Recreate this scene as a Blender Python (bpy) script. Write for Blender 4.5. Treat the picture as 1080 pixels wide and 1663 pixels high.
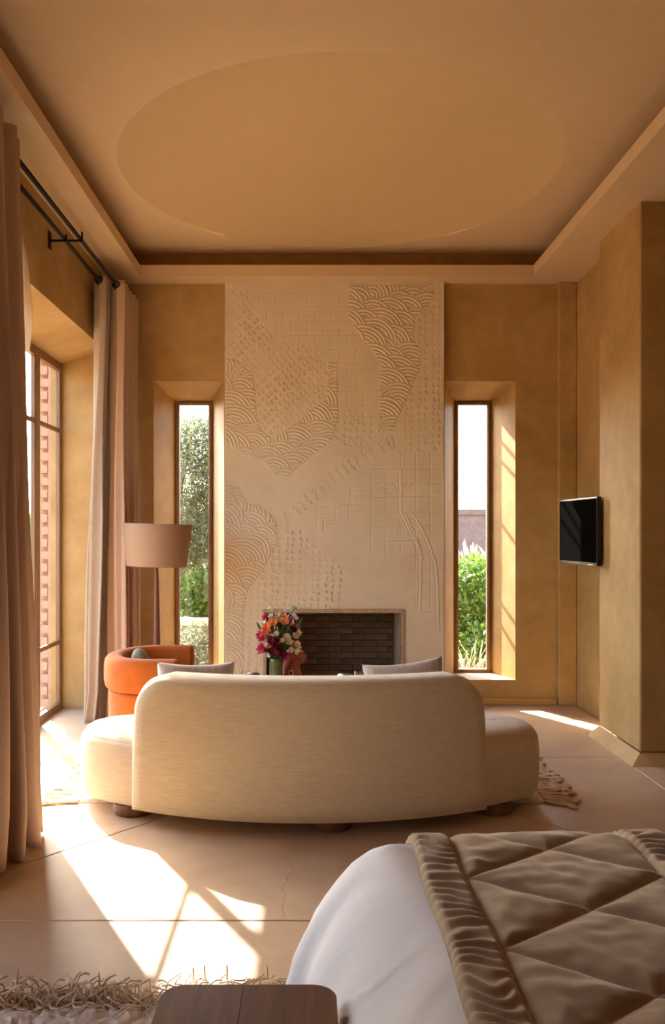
import bpy, bmesh, math, random
import numpy as np
from mathutils import Vector, Matrix, noise as mnoise
random.seed(7); np.random.seed(7)
PI = math.pi
scene = bpy.context.scene
for o in list(bpy.data.objects): bpy.data.objects.remove(o)
COL = scene.collection

# ------------------------------------------------------------------ camera
F = 1370.0; CU, CV, EYE = 506.0, 866.0, 1.35      # focal length and vanishing point in photo pixels, eye height
cam = bpy.data.cameras.new('camera'); cam.sensor_fit = 'HORIZONTAL'; cam.sensor_width = 36.0
cam.lens = 36.0 * F / 1080.0
cam.shift_x = (540.0 - CU) / 1080.0
cam.shift_y = -(831.5 - CV) / 1080.0
cam.clip_start = 0.05; cam.clip_end = 300
camo = bpy.data.objects.new('camera', cam); COL.objects.link(camo)
camo.location = (0, 0, EYE); camo.rotation_euler = (PI / 2, 0, 0)
scene.camera = camo

# ------------------------------------------------------------------ light
SUN_DIR = Vector((0.3975, -0.7125, -0.578))       # the way sunlight travels
world = bpy.data.worlds.new('world'); scene.world = world; world.use_nodes = True
wn = world.node_tree.nodes; wl = world.node_tree.links; wn.clear()
sky = wn.new('ShaderNodeTexSky'); sky.sky_type = 'NISHITA'; sky.sun_disc = False
sky.sun_elevation = math.radians(35.3); sky.sun_rotation = math.atan2(-SUN_DIR.x, -SUN_DIR.y)
sky.air_density = 1.0; sky.dust_density = 2.5; sky.ozone_density = 1.0
bg = wn.new('ShaderNodeBackground'); bg.inputs['Strength'].default_value = 1.3
wo = wn.new('ShaderNodeOutputWorld'); wl.new(sky.outputs[0], bg.inputs[0]); wl.new(bg.outputs[0], wo.inputs[0])
sun = bpy.data.lights.new('sun', 'SUN'); sun.energy = 25.0; sun.angle = math.radians(0.6); sun.color = (1.0, 0.96, 0.91)
suno = bpy.data.objects.new('sun', sun); COL.objects.link(suno)
suno.rotation_euler = SUN_DIR.to_track_quat('-Z', 'Y').to_euler(); suno.location = (-6, 14, 10)
vs = scene.view_settings
vs.view_transform = 'Standard'; vs.look = 'None'; vs.exposure = 0.57; vs.gamma = 1.0; vs.use_curve_mapping = False
cy = scene.cycles
cy.use_denoising = True; cy.max_bounces = 14; cy.diffuse_bounces = 10; cy.glossy_bounces = 4
cy.transmission_bounces = 8; cy.transparent_max_bounces = 16; cy.sample_clamp_indirect = 6.0
cy.caustics_reflective = False; cy.caustics_refractive = False

# ------------------------------------------------------------------ helpers
def P(u, v, Y): return Vector(((u - CU) / F * Y, Y, EYE - (v - CV) / F * Y))

def tag(o, label=None, cat=None, group=None, kind=None):
    if label: o['label'] = label
    if cat: o['category'] = cat
    if group: o['group'] = group
    if kind: o['kind'] = kind
    return o

def empty(name, loc=(0, 0, 0), rz=0.0):
    o = bpy.data.objects.new(name, None); COL.objects.link(o); o.empty_display_size = 0.1
    o.location = loc; o.rotation_euler = (0, 0, rz); return o

def link(name, me, mat=None, parent=None, smooth=False):
    o = bpy.data.objects.new(name, me); COL.objects.link(o)
    if mat and not me.materials: me.materials.append(mat)
    if parent: o.parent = parent
    if smooth: me.polygons.foreach_set('use_smooth', [True] * len(me.polygons))
    return o

def mesh(name, verts, faces):
    me = bpy.data.meshes.new(name); me.from_pydata([tuple(v) for v in verts], [], faces); me.update(); return me

def fixn(me):
    bm = bmesh.new(); bm.from_mesh(me); bmesh.ops.recalc_face_normals(bm, faces=bm.faces); bm.to_mesh(me); bm.free(); return me

def grid_mesh(name, V, wrap_u=False, wrap_v=False):
    """V: array (nu,nv,3) -> quad mesh, fast."""
    V = np.asarray(V, dtype=np.float64); nu, nv = V.shape[:2]
    I = np.arange(nu * nv).reshape(nu, nv)
    a = np.arange(nu if wrap_u else nu - 1); b = np.arange(nv if wrap_v else nv - 1)
    A, B = np.meshgrid(a, b, indexing='ij')
    A1, B1 = (A + 1) % nu, (B + 1) % nv
    q = np.stack([I[A, B], I[A1, B], I[A1, B1], I[A, B1]], -1).reshape(-1, 4)
    return quad_mesh(name, V.reshape(-1, 3), q)

def quad_mesh(name, v, q):
    me = bpy.data.meshes.new(name); v = np.asarray(v); q = np.asarray(q)
    k = q.shape[1]
    me.vertices.add(len(v)); me.vertices.foreach_set('co', v.astype(np.float32).ravel())
    me.loops.add(q.size); me.loops.foreach_set('vertex_index', q.astype(np.int32).ravel())
    me.polygons.add(len(q)); me.polygons.foreach_set('loop_start', np.arange(0, q.size, k, dtype=np.int32))
    me.update(calc_edges=True); me.validate(); return me

class MB:
    """collects simple shapes into one mesh"""
    def __init__(s): s.v = []; s.f = []
    def add(s, v, f):
        n = len(s.v); s.v += [tuple(x) for x in v]; s.f += [tuple(i + n for i in q) for q in f]; return s
    def box(s, x0, x1, y0, y1, z0, z1):
        v = [(x, y, z) for x in (x0, x1) for y in (y0, y1) for z in (z0, z1)]
        return s.add(v, [(0, 1, 3, 2), (4, 6, 7, 5), (0, 4, 5, 1), (2, 3, 7, 6), (0, 2, 6, 4), (1, 5, 7, 3)])
    def tube(s, pts, rad, n=8, caps=True):
        pts = [Vector(p) for p in pts]
        if not hasattr(rad, '__len__'): rad = [rad] * len(pts)
        ref = None; v = []; f = []
        for i, p in enumerate(pts):
            t = (pts[min(i + 1, len(pts) - 1)] - pts[max(i - 1, 0)])
            if t.length < 1e-9: t = Vector((0, 0, 1))
            t.normalize()
            if ref is None: ref = Vector((1, 0, 0)) if abs(t.x) < .8 else Vector((0, 1, 0))
            a = (ref - t * ref.dot(t)).normalized(); b = t.cross(a); ref = a
            for k in range(n):
                th = 2 * PI * k / n; v.append(p + (a * math.cos(th) + b * math.sin(th)) * rad[i])
        for i in range(len(pts) - 1):
            for k in range(n):
                k2 = (k + 1) % n; f.append((i * n + k, i * n + k2, (i + 1) * n + k2, (i + 1) * n + k))
        if caps:
            f.append(tuple(range(n - 1, -1, -1))); m = (len(pts) - 1) * n; f.append(tuple(m + k for k in range(n)))
        return s.add(v, f)
    def lathe(s, prof, n=32, c=(0, 0, 0), cap0=True, cap1=True):
        v = []; f = []
        for r, z in prof:
            for k in range(n):
                th = 2 * PI * k / n; v.append((c[0] + r * math.cos(th), c[1] + r * math.sin(th), c[2] + z))
        for i in range(len(prof) - 1):
            for k in range(n):
                k2 = (k + 1) % n; f.append((i * n + k, i * n + k2, (i + 1) * n + k2, (i + 1) * n + k))
        if cap0: f.append(tuple(range(n - 1, -1, -1)))
        if cap1: m = (len(prof) - 1) * n; f.append(tuple(m + k for k in range(n)))
        return s.add(v, f)
    def torus(s, R, r, c=(0, 0, 0), axis='Z', n=24, m=8):
        v = []; f = []
        for i in range(n):
            a = 2 * PI * i / n
            for k in range(m):
                b = 2 * PI * k / m; x = (R + r * math.cos(b)) * math.cos(a); y = (R + r * math.cos(b)) * math.sin(a); z = r * math.sin(b)
                p = {'Z': (x, y, z), 'Y': (x, z, y), 'X': (z, x, y)}[axis]
                v.append((p[0] + c[0], p[1] + c[1], p[2] + c[2]))
        for i in range(n):
            for k in range(m):
                i2, k2 = (i + 1) % n, (k + 1) % m; f.append((i * m + k, i2 * m + k, i2 * m + k2, i * m + k2))
        return s.add(v, f)
    def build(s, name, mat, parent=None, smooth=False, bevel=0.0, seg=2):
        me = mesh(name, s.v, s.f); fixn(me); o = link(name, me, mat, parent, smooth)
        if bevel:
            m = o.modifiers.new('bevel', 'BEVEL'); m.width = bevel; m.segments = seg; m.limit_method = 'ANGLE'; m.angle_limit = math.radians(40)
        return o

def autosmooth(o, ang=40):
    me = o.data; me.polygons.foreach_set('use_smooth', [True] * len(me.polygons))
    bm = bmesh.new(); bm.from_mesh(me)
    for e in bm.edges:
        if len(e.link_faces) == 2 and e.calc_face_angle(0) > math.radians(ang): e.smooth = False
    bm.to_mesh(me); bm.free()

# ------------------------------------------------------------------ materials
def nm(name):
    m = bpy.data.materials.new(name); m.use_nodes = True; nt = m.node_tree; nt.nodes.clear()
    out = nt.nodes.new('ShaderNodeOutputMaterial'); b = nt.nodes.new('ShaderNodeBsdfPrincipled')
    nt.links.new(b.outputs[0], out.inputs[0]); return m, nt, b, out

def coords(nt, scale=(1, 1, 1)):
    tc = nt.nodes.new('ShaderNodeNewGeometry'); mp = nt.nodes.new('ShaderNodeMapping')
    mp.inputs['Scale'].default_value = scale; nt.links.new(tc.outputs['Position'], mp.inputs[0]); return mp.outputs[0]

def objcoords(nt, scale=(1, 1, 1)):
    tc = nt.nodes.new('ShaderNodeTexCoord'); mp = nt.nodes.new('ShaderNodeMapping')
    mp.inputs['Scale'].default_value = scale; nt.links.new(tc.outputs['Object'], mp.inputs[0]); return mp.outputs[0]

def noise_node(nt, vec, scale, detail=4, rough=.55, dist=0.0):
    n = nt.nodes.new('ShaderNodeTexNoise'); n.inputs['Scale'].default_value = scale; n.inputs['Detail'].default_value = detail
    n.inputs['Roughness'].default_value = rough; n.inputs['Distortion'].default_value = dist
    nt.links.new(vec, n.inputs['Vector']); return n.outputs['Fac']

def ramp(nt, fac, stops):
    r = nt.nodes.new('ShaderNodeValToRGB'); e = r.color_ramp.elements
    while len(e) < len(stops): e.new(0.5)
    for el, (p, c) in zip(e, stops): el.position = p; el.color = (*c, 1)
    nt.links.new(fac, r.inputs[0]); return r.outputs[0]

def mixc(nt, a, b, fac, mode='MIX'):
    m = nt.nodes.new('ShaderNodeMix'); m.data_type = 'RGBA'; m.blend_type = mode
    for sock, v in ((6, a), (7, b), (0, fac)):
        if hasattr(v, 'links'): nt.links.new(v, m.inputs[sock])
        else: m.inputs[sock].default_value = (*v, 1) if isinstance(v, tuple) else v
    return m.outputs[2]

def math_node(nt, op, a, b=None):
    m = nt.nodes.new('ShaderNodeMath'); m.operation = op
    for i, v in enumerate((a, b)):
        if v is None: continue
        if hasattr(v, 'links'): nt.links.new(v, m.inputs[i])
        else: m.inputs[i].default_value = v
    return m.outputs[0]

def bump(nt, b, h, strength=.2, dist=.01):
    n = nt.nodes.new('ShaderNodeBump'); n.inputs['Strength'].default_value = strength; n.inputs['Distance'].default_value = dist
    nt.links.new(h, n.inputs['Height']); nt.links.new(n.outputs[0], b.inputs['Normal'])

def simple(name, col, rough=.6, var=.12, scale=12, metal=0.0, bmp=0.0, sheen=0.0, spec=.5, vec=(1, 1, 1)):
    m, nt, b, out = nm(name)
    v = objcoords(nt, vec); f = noise_node(nt, v, scale, 4)
    lo = tuple(c * (1 - var) for c in col); hi = tuple(min(1, c * (1 + var)) for c in col)
    nt.links.new(ramp(nt, f, [(.3, lo), (.7, hi)]), b.inputs['Base Color'])
    b.inputs['Roughness'].default_value = rough; b.inputs['Metallic'].default_value = metal
    b.inputs['Specular IOR Level'].default_value = spec
    if sheen: b.inputs['Sheen Weight'].default_value = sheen; b.inputs['Sheen Roughness'].default_value = .4
    if bmp: bump(nt, b, noise_node(nt, v, scale * 6, 3), bmp, .004)
    return m

def plaster(name, lo, mid, hi, rough=.62, sc=1.6, bm=.10):
    m, nt, b, out = nm(name); v = coords(nt)
    f = noise_node(nt, v, sc, 7, .6, .6); g = noise_node(nt, v, 9, 5, .6)
    c = ramp(nt, f, [(.28, lo), (.5, mid), (.74, hi)])
    k_ = bm * 1.0; c2 = ramp(nt, g, [(.3, (1 - k_,) * 3), (.7, (1 + k_ * .6,) * 3)])
    nt.links.new(mixc(nt, c, c2, 1.0, 'MULTIPLY'), b.inputs['Base Color'])
    b.inputs['Roughness'].default_value = rough; b.inputs['Specular IOR Level'].default_value = .3
    bump(nt, b, noise_node(nt, v, 26, 4), bm, .006); return m

M = {}
M['wall'] = plaster('tadelakt_plaster', (.385, .23, .078), (.47, .298, .112), (.545, .37, .165))
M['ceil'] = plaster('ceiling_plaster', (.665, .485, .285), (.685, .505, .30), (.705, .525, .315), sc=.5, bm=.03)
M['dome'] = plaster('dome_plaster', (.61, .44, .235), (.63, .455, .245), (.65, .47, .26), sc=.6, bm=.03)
M['relief'] = plaster('relief_plaster', (.70, .585, .415), (.73, .615, .44), (.75, .64, .465), rough=.75, sc=1.0, bm=.05)

def floor_mat():
    m, nt, b, out = nm('polished_concrete'); v = coords(nt)
    f = noise_node(nt, v, 1.1, 8, .62, .8); g = noise_node(nt, v, 5, 6, .65)
    c = ramp(nt, f, [(.25, (.44, .305, .195)), (.5, (.55, .405, .28)), (.75, (.61, .47, .335))])
    c2 = ramp(nt, g, [(.3, (.86, .85, .84)), (.7, (1.06, 1.06, 1.06))])
    c = mixc(nt, c, c2, 1.0, 'MULTIPLY')
    # hairline crack with a course of its own
    sp = nt.nodes.new('ShaderNodeSeparateXYZ'); nt.links.new(v, sp.inputs[0])
    w = noise_node(nt, v, 7, 3); x = math_node(nt, 'ADD', sp.outputs[0], math_node(nt, 'MULTIPLY', w, .10))
    d = math_node(nt, 'ABSOLUTE', math_node(nt, 'ADD', x, .045))
    line = math_node(nt, 'LESS_THAN', d, .0015)
    iny = math_node(nt, 'MULTIPLY', math_node(nt, 'GREATER_THAN', sp.outputs[1], 2.95), math_node(nt, 'LESS_THAN', sp.outputs[1], 3.55))
    c = mixc(nt, c, (.33, .20, .12), math_node(nt, 'MULTIPLY', math_node(nt, 'MULTIPLY', line, iny), .8))
    nt.links.new(c, b.inputs['Base Color'])
    nt.links.new(ramp(nt, g, [(.3, (.36,) * 3), (.7, (.5,) * 3)]), b.inputs['Roughness'])
    b.inputs['Specular IOR Level'].default_value = .35
    bump(nt, b, noise_node(nt, v, 14, 4), .05, .006); return m
M['floor'] = floor_mat()
M['joint'] = simple('floor_joint', (.36, .24, .15), .9)

def wood(name, dark, light, axis=0, sc=5.0, rough=.4):
    m, nt, b, out = nm(name); s = [sc * 5] * 3; s[axis] = sc * .5
    v = objcoords(nt, tuple(s)); f = noise_node(nt, v, 1.0, 6, .6, 1.2)
    nt.links.new(ramp(nt, f, [(.3, dark), (.7, light)]), b.inputs['Base Color'])
    b.inputs['Roughness'].default_value = rough; bump(nt, b, f, .06, .004); return m
M['frame'] = wood('oak_window_frame', (.18, .085, .032), (.28, .15, .062), 2)
M['walnut'] = wood('walnut', (.105, .046, .026), (.20, .088, .048), 1, 4, .36)
M['walnut_z'] = wood('walnut_upright', (.10, .036, .018), (.19, .07, .034), 2, 4, .35)

def linen(name, lo, hi, vec=(10, 10, 230), rough=.9, bmp=.25, sheen=.25):
    m, nt, b, out = nm(name)
    v = coords(nt, vec); f = noise_node(nt, v, 1.0, 3, .6)
    v2 = coords(nt, (900, 900, 900)); g = noise_node(nt, v2, 1.0, 1)
    c = ramp(nt, f, [(.32, lo), (.68, hi)])
    nt.links.new(c, b.inputs['Base Color']); b.inputs['Roughness'].default_value = rough
    b.inputs['Sheen Weight'].default_value = sheen; b.inputs['Specular IOR Level'].default_value = .15
    bump(nt, b, math_node(nt, 'ADD', f, math_node(nt, 'MULTIPLY', g, .4)), bmp, .003); return m
M['sofa'] = linen('oatmeal_slub_linen', (.60, .50, .35), (.72, .62, .455), (16, 16, 260), bmp=.15)
M['pillow'] = linen('grey_stripe_linen', (.37, .305, .26), (.49, .42, .37), (160, 14, 14))
M['rust'] = simple('rust_velvet', (.38, .088, .008), .8, .16, 7, sheen=.1, spec=.2)
M['sage'] = simple('sage_velvet', (.20, .21, .12), .85, .2, 16, sheen=.15)

def cloth(name, lo, hi, trans=.25, vec=(300, 300, 60), alpha=0.0):
    m, nt, b, out = nm(name); v = coords(nt, vec); f = noise_node(nt, v, 1.0, 2)
    c = ramp(nt, f, [(.3, lo), (.7, hi)]); nt.links.new(c, b.inputs['Base Color'])
    b.inputs['Roughness'].default_value = .95; b.inputs['Specular IOR Level'].default_value = .1
    bump(nt, b, noise_node(nt, coords(nt), 30, 3), .12, .01)
    t = nt.nodes.new('ShaderNodeBsdfTranslucent'); nt.links.new(c, t.inputs[0])
    mx = nt.nodes.new('ShaderNodeMixShader'); mx.inputs[0].default_value = trans
    nt.links.new(b.outputs[0], mx.inputs[1]); nt.links.new(t.outputs[0], mx.inputs[2]); last = mx.outputs[0]
    if alpha:
        tr = nt.nodes.new('ShaderNodeBsdfTransparent'); m2 = nt.nodes.new('ShaderNodeMixShader')
        m2.inputs[0].default_value = alpha; nt.links.new(last, m2.inputs[1]); nt.links.new(tr.outputs[0], m2.inputs[2]); last = m2.outputs[0]
    nt.links.new(last, out.inputs[0]); return m
M['drape'] = cloth('blush_linen_drape', (.55, .38, .27), (.65, .47, .35), .10)
M['lining'] = cloth('greige_linen_drape', (.46, .37, .28), (.57, .47, .37), .16)
M['sheer'] = cloth('sheer_voile', (.62, .50, .38), (.75, .62, .48), .35, (400, 400, 120), .42)
M['shade'] = cloth('lamp_shade_linen', (.40, .25, .15), (.50, .32, .20), .20, (500, 500, 500))
M['iron'] = simple('black_iron', (.010, .009, .008), .5, .2, 30, metal=.6)
def sheetm():
    m, nt, b, out = nm('white_cotton'); v = coords(nt, (1, 1, .45)); f = noise_node(nt, v, 2.6, 2, .45, 1.2); g = noise_node(nt, v, 14, 3, .5, .8)
    nt.links.new(ramp(nt, g, [(.3, (.79, .79, .825)), (.7, (.82, .82, .85))]), b.inputs['Base Color']); b.inputs['Roughness'].default_value = .9; b.inputs['Specular IOR Level'].default_value = .15
    bump(nt, b, math_node(nt, 'ADD', f, math_node(nt, 'MULTIPLY', g, .10)), .5, .055); return m
M['sheet'] = sheetm()

def velvet():
    m, nt, b, out = nm('taupe_velvet'); v = coords(nt, (6, 16, 6))
    f = noise_node(nt, v, 1.0, 4, .6, .8)
    nt.links.new(ramp(nt, f, [(.3, (.30, .222, .150)), (.7, (.41, .315, .222))]), b.inputs['Base Color'])
    b.inputs['Roughness'].default_value = .85; b.inputs['Sheen Weight'].default_value = .6; b.inputs['Sheen Roughness'].default_value = .35
    b.inputs['Sheen Tint'].default_value = (.85, .72, .6, 1); b.inputs['Specular IOR Level'].default_value = .1
    bump(nt, b, noise_node(nt, coords(nt, (500, 500, 500)), 1.0, 1), .15, .002); return m
M['velvet'] = velvet()
M['rug'] = simple('cream_wool', (.74, .63, .50), .95, .15, 60, bmp=.4, spec=.1)
M['yarn'] = simple('cream_yarn', (.70, .56, .40), .95, .18, 40, spec=.1)
M['tvb'] = simple('tv_plastic', (.008, .008, .009), .25, .1, 10)
M['tvs'] = simple('tv_screen', (.004, .0035, .0035), .55, .02, 4, spec=.0)
M['silver'] = simple('satin_metal', (.6, .6, .6), .3, .05, 10, metal=1.0)
M['brick'] = simple('fire_brick', (.115, .072, .038), .9, .3, 14, bmp=.3)
M['brick2'] = simple('fire_brick_light', (.145, .096, .05), .9, .3, 14, bmp=.3)
M['mortar'] = simple('soot_mortar', (.035, .022, .014), .95, .2, 20)
M['stone'] = simple('travertine', (.42, .30, .19), .7, .25, 40, bmp=.2)
M['jambbrick'] = simple('pink_clay_brick', (.52, .31, .22), .9, .15, 20, bmp=.2)
M['greenvase'] = simple('green_glaze', (.115, .11, .028), .18, .45, 22)
M['terracotta'] = simple('terracotta_glaze', (.30, .075, .05), .3, .2, 14)
M['dark'] = simple('dark_stoneware', (.018, .013, .011), .35, .2, 20)
M['ground'] = simple('dry_soil', (.30, .21, .14), .95, .3, 3, bmp=.3)
M['gwall'] = simple('garden_wall_render', (.20, .135, .11), .95, .2, 9, bmp=.3)
M['gledge'] = simple('pale_ledge', (.62, .55, .47), .9, .1, 9)
M['bark'] = simple('bark', (.20, .13, .085), .95, .3, 16, bmp=.4)

def leafm(name, c1, c2, trans=.45):
    m, nt, b, out = nm(name); v = coords(nt); f = noise_node(nt, v, 22, 2)
    c = ramp(nt, f, [(.3, c1), (.7, c2)]); nt.links.new(c, b.inputs['Base Color']); b.inputs['Roughness'].default_value = .5
    t = nt.nodes.new('ShaderNodeBsdfTranslucent'); nt.links.new(c, t.inputs[0])
    mx = nt.nodes.new('ShaderNodeMixShader'); mx.inputs[0].default_value = trans
    nt.links.new(b.outputs[0], mx.inputs[1]); nt.links.new(t.outputs[0], mx.inputs[2]); nt.links.new(mx.outputs[0], out.inputs[0]); return m
M['leaf'] = leafm('bright_leaf', (.05, .11, .015), (.13, .22, .035))
M['olive'] = leafm('olive_leaf', (.10, .12, .055), (.22, .24, .13))
M['grass'] = leafm('dry_grass', (.22, .20, .09), (.36, .31, .17))
M['plume'] = leafm('feather_plume', (.45, .38, .32), (.62, .54, .48), .5)
M['stem'] = leafm('flower_stem', (.03, .06, .012), (.07, .12, .03), .3)
def petal(name, c): return leafm(name, tuple(x * .8 for x in c), c, .35)
M['p_white'] = petal('petal_white', (.85, .80, .70)); M['p_peach'] = petal('petal_peach', (.85, .38, .14))
M['p_orange'] = petal('petal_orange', (.80, .20, .07)); M['p_mag'] = petal('petal_magenta', (.55, .015, .075))
M['p_wine'] = petal('petal_wine', (.20, .008, .03)); M['p_purple'] = petal('petal_purple', (.38, .18, .50))
M['p_cream'] = petal('petal_cream', (.75, .62, .38)); M['p_green'] = petal('petal_lime', (.55, .60, .25))

def glass_pane():
    m, nt, b, out = nm('window_glass'); nt.nodes.remove(b)
    tr = nt.nodes.new('ShaderNodeBsdfTransparent'); tr.inputs[0].default_value = (.97, .98, .97, 1)
    gl = nt.nodes.new('ShaderNodeBsdfGlossy'); gl.inputs['Roughness'].default_value = .02
    fr = nt.nodes.new('ShaderNodeLayerWeight'); fr.inputs['Blend'].default_value = .5      # same for both sides of the pane
    fac = math_node(nt, 'ADD', math_node(nt, 'MULTIPLY', math_node(nt, 'POWER', fr.outputs['Facing'], 5.0), .5), .02)
    mx = nt.nodes.new('ShaderNodeMixShader'); nt.links.new(fac, mx.inputs[0])
    nt.links.new(tr.outputs[0], mx.inputs[1]); nt.links.new(gl.outputs[0], mx.inputs[2]); nt.links.new(mx.outputs[0], out.inputs[0]); return m
M['glass'] = glass_pane()
def tumbler():
    m, nt, b, out = nm('clear_glass'); b.inputs['Transmission Weight'].default_value = 1.0; b.inputs['Roughness'].default_value = .03
    b.inputs['IOR'].default_value = 1.45; v = objcoords(nt); nt.links.new(ramp(nt, noise_node(nt, v, 8), [(.3, (.92, .93, .9)), (.7, (.97, .97, .95))]), b.inputs['Base Color']); return m
M['tumbler'] = tumbler()

# ------------------------------------------------------------------ dimensions of the room
XL, XR, YB = -1.58, 2.078, 6.65           # window wall, recess of the right wall, chimney wall
ZS, ZC = 3.316, 3.55                      # soffit, upper ceiling
YR, XF = -2.6, 3.6                        # wall behind the bed, far right wall
PXL, PXR, PY = -0.679, 1.036, 6.60        # chimney breast
OX0, OX1, OZ = -0.352, 0.700, 0.727       # fireplace opening

def holed_wall(name, m3, u0, u1, v0, v1, d0, d1, holes):
    """m3(u,v,d)->xyz; holes: (front rect, inner rect, depth of the inner rect); rect=(u0,u1,v0,v1)"""
    verts = []; faces = []
    def pt(u, v, d): verts.append(m3(u, v, d)); return len(verts) - 1
    def sheet(rects, d):
        us = sorted({u0, u1, *[r[0] for r in rects], *[r[1] for r in rects]}); vv = sorted({v0, v1, *[r[2] for r in rects], *[r[3] for r in rects]})
        us = [u for u in us if u0 <= u <= u1]; vv = [v for v in vv if v0 <= v <= v1]
        for i in range(len(us) - 1):
            for j in range(len(vv) - 1):
                cu, cv = (us[i] + us[i + 1]) / 2, (vv[j] + vv[j + 1]) / 2
                if any(r[0] < cu < r[1] and r[2] < cv < r[3] for r in rects): continue
                faces.append((pt(us[i], vv[j], d), pt(us[i + 1], vv[j], d), pt(us[i + 1], vv[j + 1], d), pt(us[i], vv[j + 1], d)))
    sheet([h[0] for h in holes], d0); sheet([h[1] for h in holes], d1)
    def ring(a, da, b, db):
        ca = [(a[0], a[2]), (a[1], a[2]), (a[1], a[3]), (a[0], a[3])]; cb = [(b[0], b[2]), (b[1], b[2]), (b[1], b[3]), (b[0], b[3])]
        for k in range(4):
            k2 = (k + 1) % 4
            faces.append((pt(*ca[k], da), pt(*ca[k2], da), pt(*cb[k2], db), pt(*cb[k], db)))
    for f, b, dm in holes:
        ring(f, d0, b, dm); ring(b, dm, b, d1)
    ring((u0, u1, v0, v1), d0, (u0, u1, v0, v1), d1)
    me = mesh(name, verts, faces)
    bm = bmesh.new(); bm.from_mesh(me); bmesh.ops.remove_doubles(bm, verts=bm.verts, dist=1e-5); bm.to_mesh(me); bm.free()
    return link(name, me, M['wall'])

# chimney wall with its two slit windows and the firebox behind the breast
WZ0, WZ1, WZF = 0.195, 2.549, 2.443
slit = [((-1.243, -0.690), (-1.129, -0.823)), ((1.049, 1.607), (1.185, 1.487))]
holes = [((a[0], a[1], WZ0, WZ1), (b[0], b[1], WZ0, WZF), .35) for a, b in slit]
holes.append(((OX0 - .012, OX1 + .012, .0, OZ + .012), (OX0 - .012, OX1 + .012, .0, OZ + .012), .3))
tag(holed_wall('wall_back', lambda u, v, d: (u, YB + d, v), -2.2, 4.0, 0, 3.7, 0, .46, holes), kind='structure')
# window wall
GY0, GY1, GZ, GZF, GX = 3.68, 6.50, 2.753, 2.653, -1.93
lh = [((GY0, GY1, -.05, GZ), (GY0, GY1, -.05, GZF), .35), ((2.15, 2.7, -.05, GZ), (2.15, 2.7, -.05, GZF), .35)]
tag(holed_wall('wall_left', lambda u, v, d: (XL - d, u, v), YR, YB, -.05, 3.7, 0, .43, lh), kind='structure')
# right side: recess wall, pier, far wall, wall behind
tag(MB().box(XR, XR + .2, 5.70, YB, 0, ZS + .2).build('wall_recess', M['wall']), kind='structure')
pier = MB().box(1.947, 4.0, 5.0, 5.71, .05, ZS + .2).build('wall_right', M['wall'], bevel=.012, seg=3); tag(pier, kind='structure')
tag(MB().box(XF, XF + .2, YR, 5.0, 0, 3.7).build('wall_far_right', M['wall']), kind='structure')
tag(MB().box(-2.0, 4.0, YR - .3, YR, 0, 3.7).build('wall_rear', M['wall']), kind='structure')
# shallow corner pilaster on the chimney wall
tag(MB().box(1.935, XR, 6.60, YB, 0, ZS).build('wall_pilaster', M['wall'], bevel=.008), kind='structure')
# sloped plinth around the pier
v = [(1.85, 4.87, 0), (1.85, 5.66, 0), (1.947, 5.70, .05), (1.947, 5.0, .05), (4.0, 4.87, 0), (4.0, 5.0, .05), (1.947, 5.70, 0), (4.0, 5.0, 0), (1.947, 5.0, 0)]
bb = MB().add(v, [(0, 1, 2, 3), (0, 3, 5, 4), (1, 6, 2), (4, 5, 7), (0, 4, 7, 8), (0, 8, 6, 1)]).build('baseboard_right', M['wall']); tag(bb, kind='structure')
tag(MB().box(1.045, 1.93, 6.615, YB, 0, .055).build('baseboard_back', M['wall'], bevel=.008), kind='structure')
tag(MB().box(-1.55, -.69, 6.615, YB, 0, .055).build('baseboard_back', M['wall'], bevel=.008), kind='structure')

# ceiling with its shallow round dome
CX, CYc, CR = 0.17, 5.18, 1.33
def ceiling():
    n = 128; verts = []; faces = []
    x0, x1, y0, y1 = -2.0, 4.0, YR - .3, 7.0
    ang = [2 * PI * k / n for k in range(n)]
    for a in ang: verts.append((CX + CR * math.cos(a), CYc + CR * math.sin(a), ZC))
    for a in ang:
        dx, dy = math.cos(a), math.sin(a)
        t = min(((x1 - CX) / dx if dx > 1e-9 else 1e9), ((x0 - CX) / dx if dx < -1e-9 else 1e9), ((y1 - CYc) / dy if dy > 1e-9 else 1e9), ((y0 - CYc) / dy if dy < -1e-9 else 1e9))
        verts.append((CX + t * dx, CYc + t * dy, ZC))
    for k in range(n): faces.append((k, (k + 1) % n, n + (k + 1) % n, n + k))
    corners = [(x1, y1), (x0, y1), (x0, y0), (x1, y0)]
    for cx, cyy in corners:                      # close the corner slivers
        a = math.atan2(cyy - CYc, cx - CX) % (2 * PI); k = int(a / (2 * PI / n)) % n
        verts.append((cx, cyy, ZC)); faces.append((n + k, n + (k + 1) % n, len(verts) - 1))
    o = link('ceiling', fixn(mesh('ceiling', verts, faces)), M['ceil']); tag(o, kind='structure')
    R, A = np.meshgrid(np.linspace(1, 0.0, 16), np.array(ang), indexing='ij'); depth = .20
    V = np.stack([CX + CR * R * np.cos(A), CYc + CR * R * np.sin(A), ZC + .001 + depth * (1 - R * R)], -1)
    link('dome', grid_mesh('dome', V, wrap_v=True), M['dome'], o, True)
ceiling()
MB().box(-2.2, 4.2, YR - .5, 7.1, ZC + .28, ZC + .38).build('ceiling_slab', M['ceil'])['kind'] = 'structure'

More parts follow.
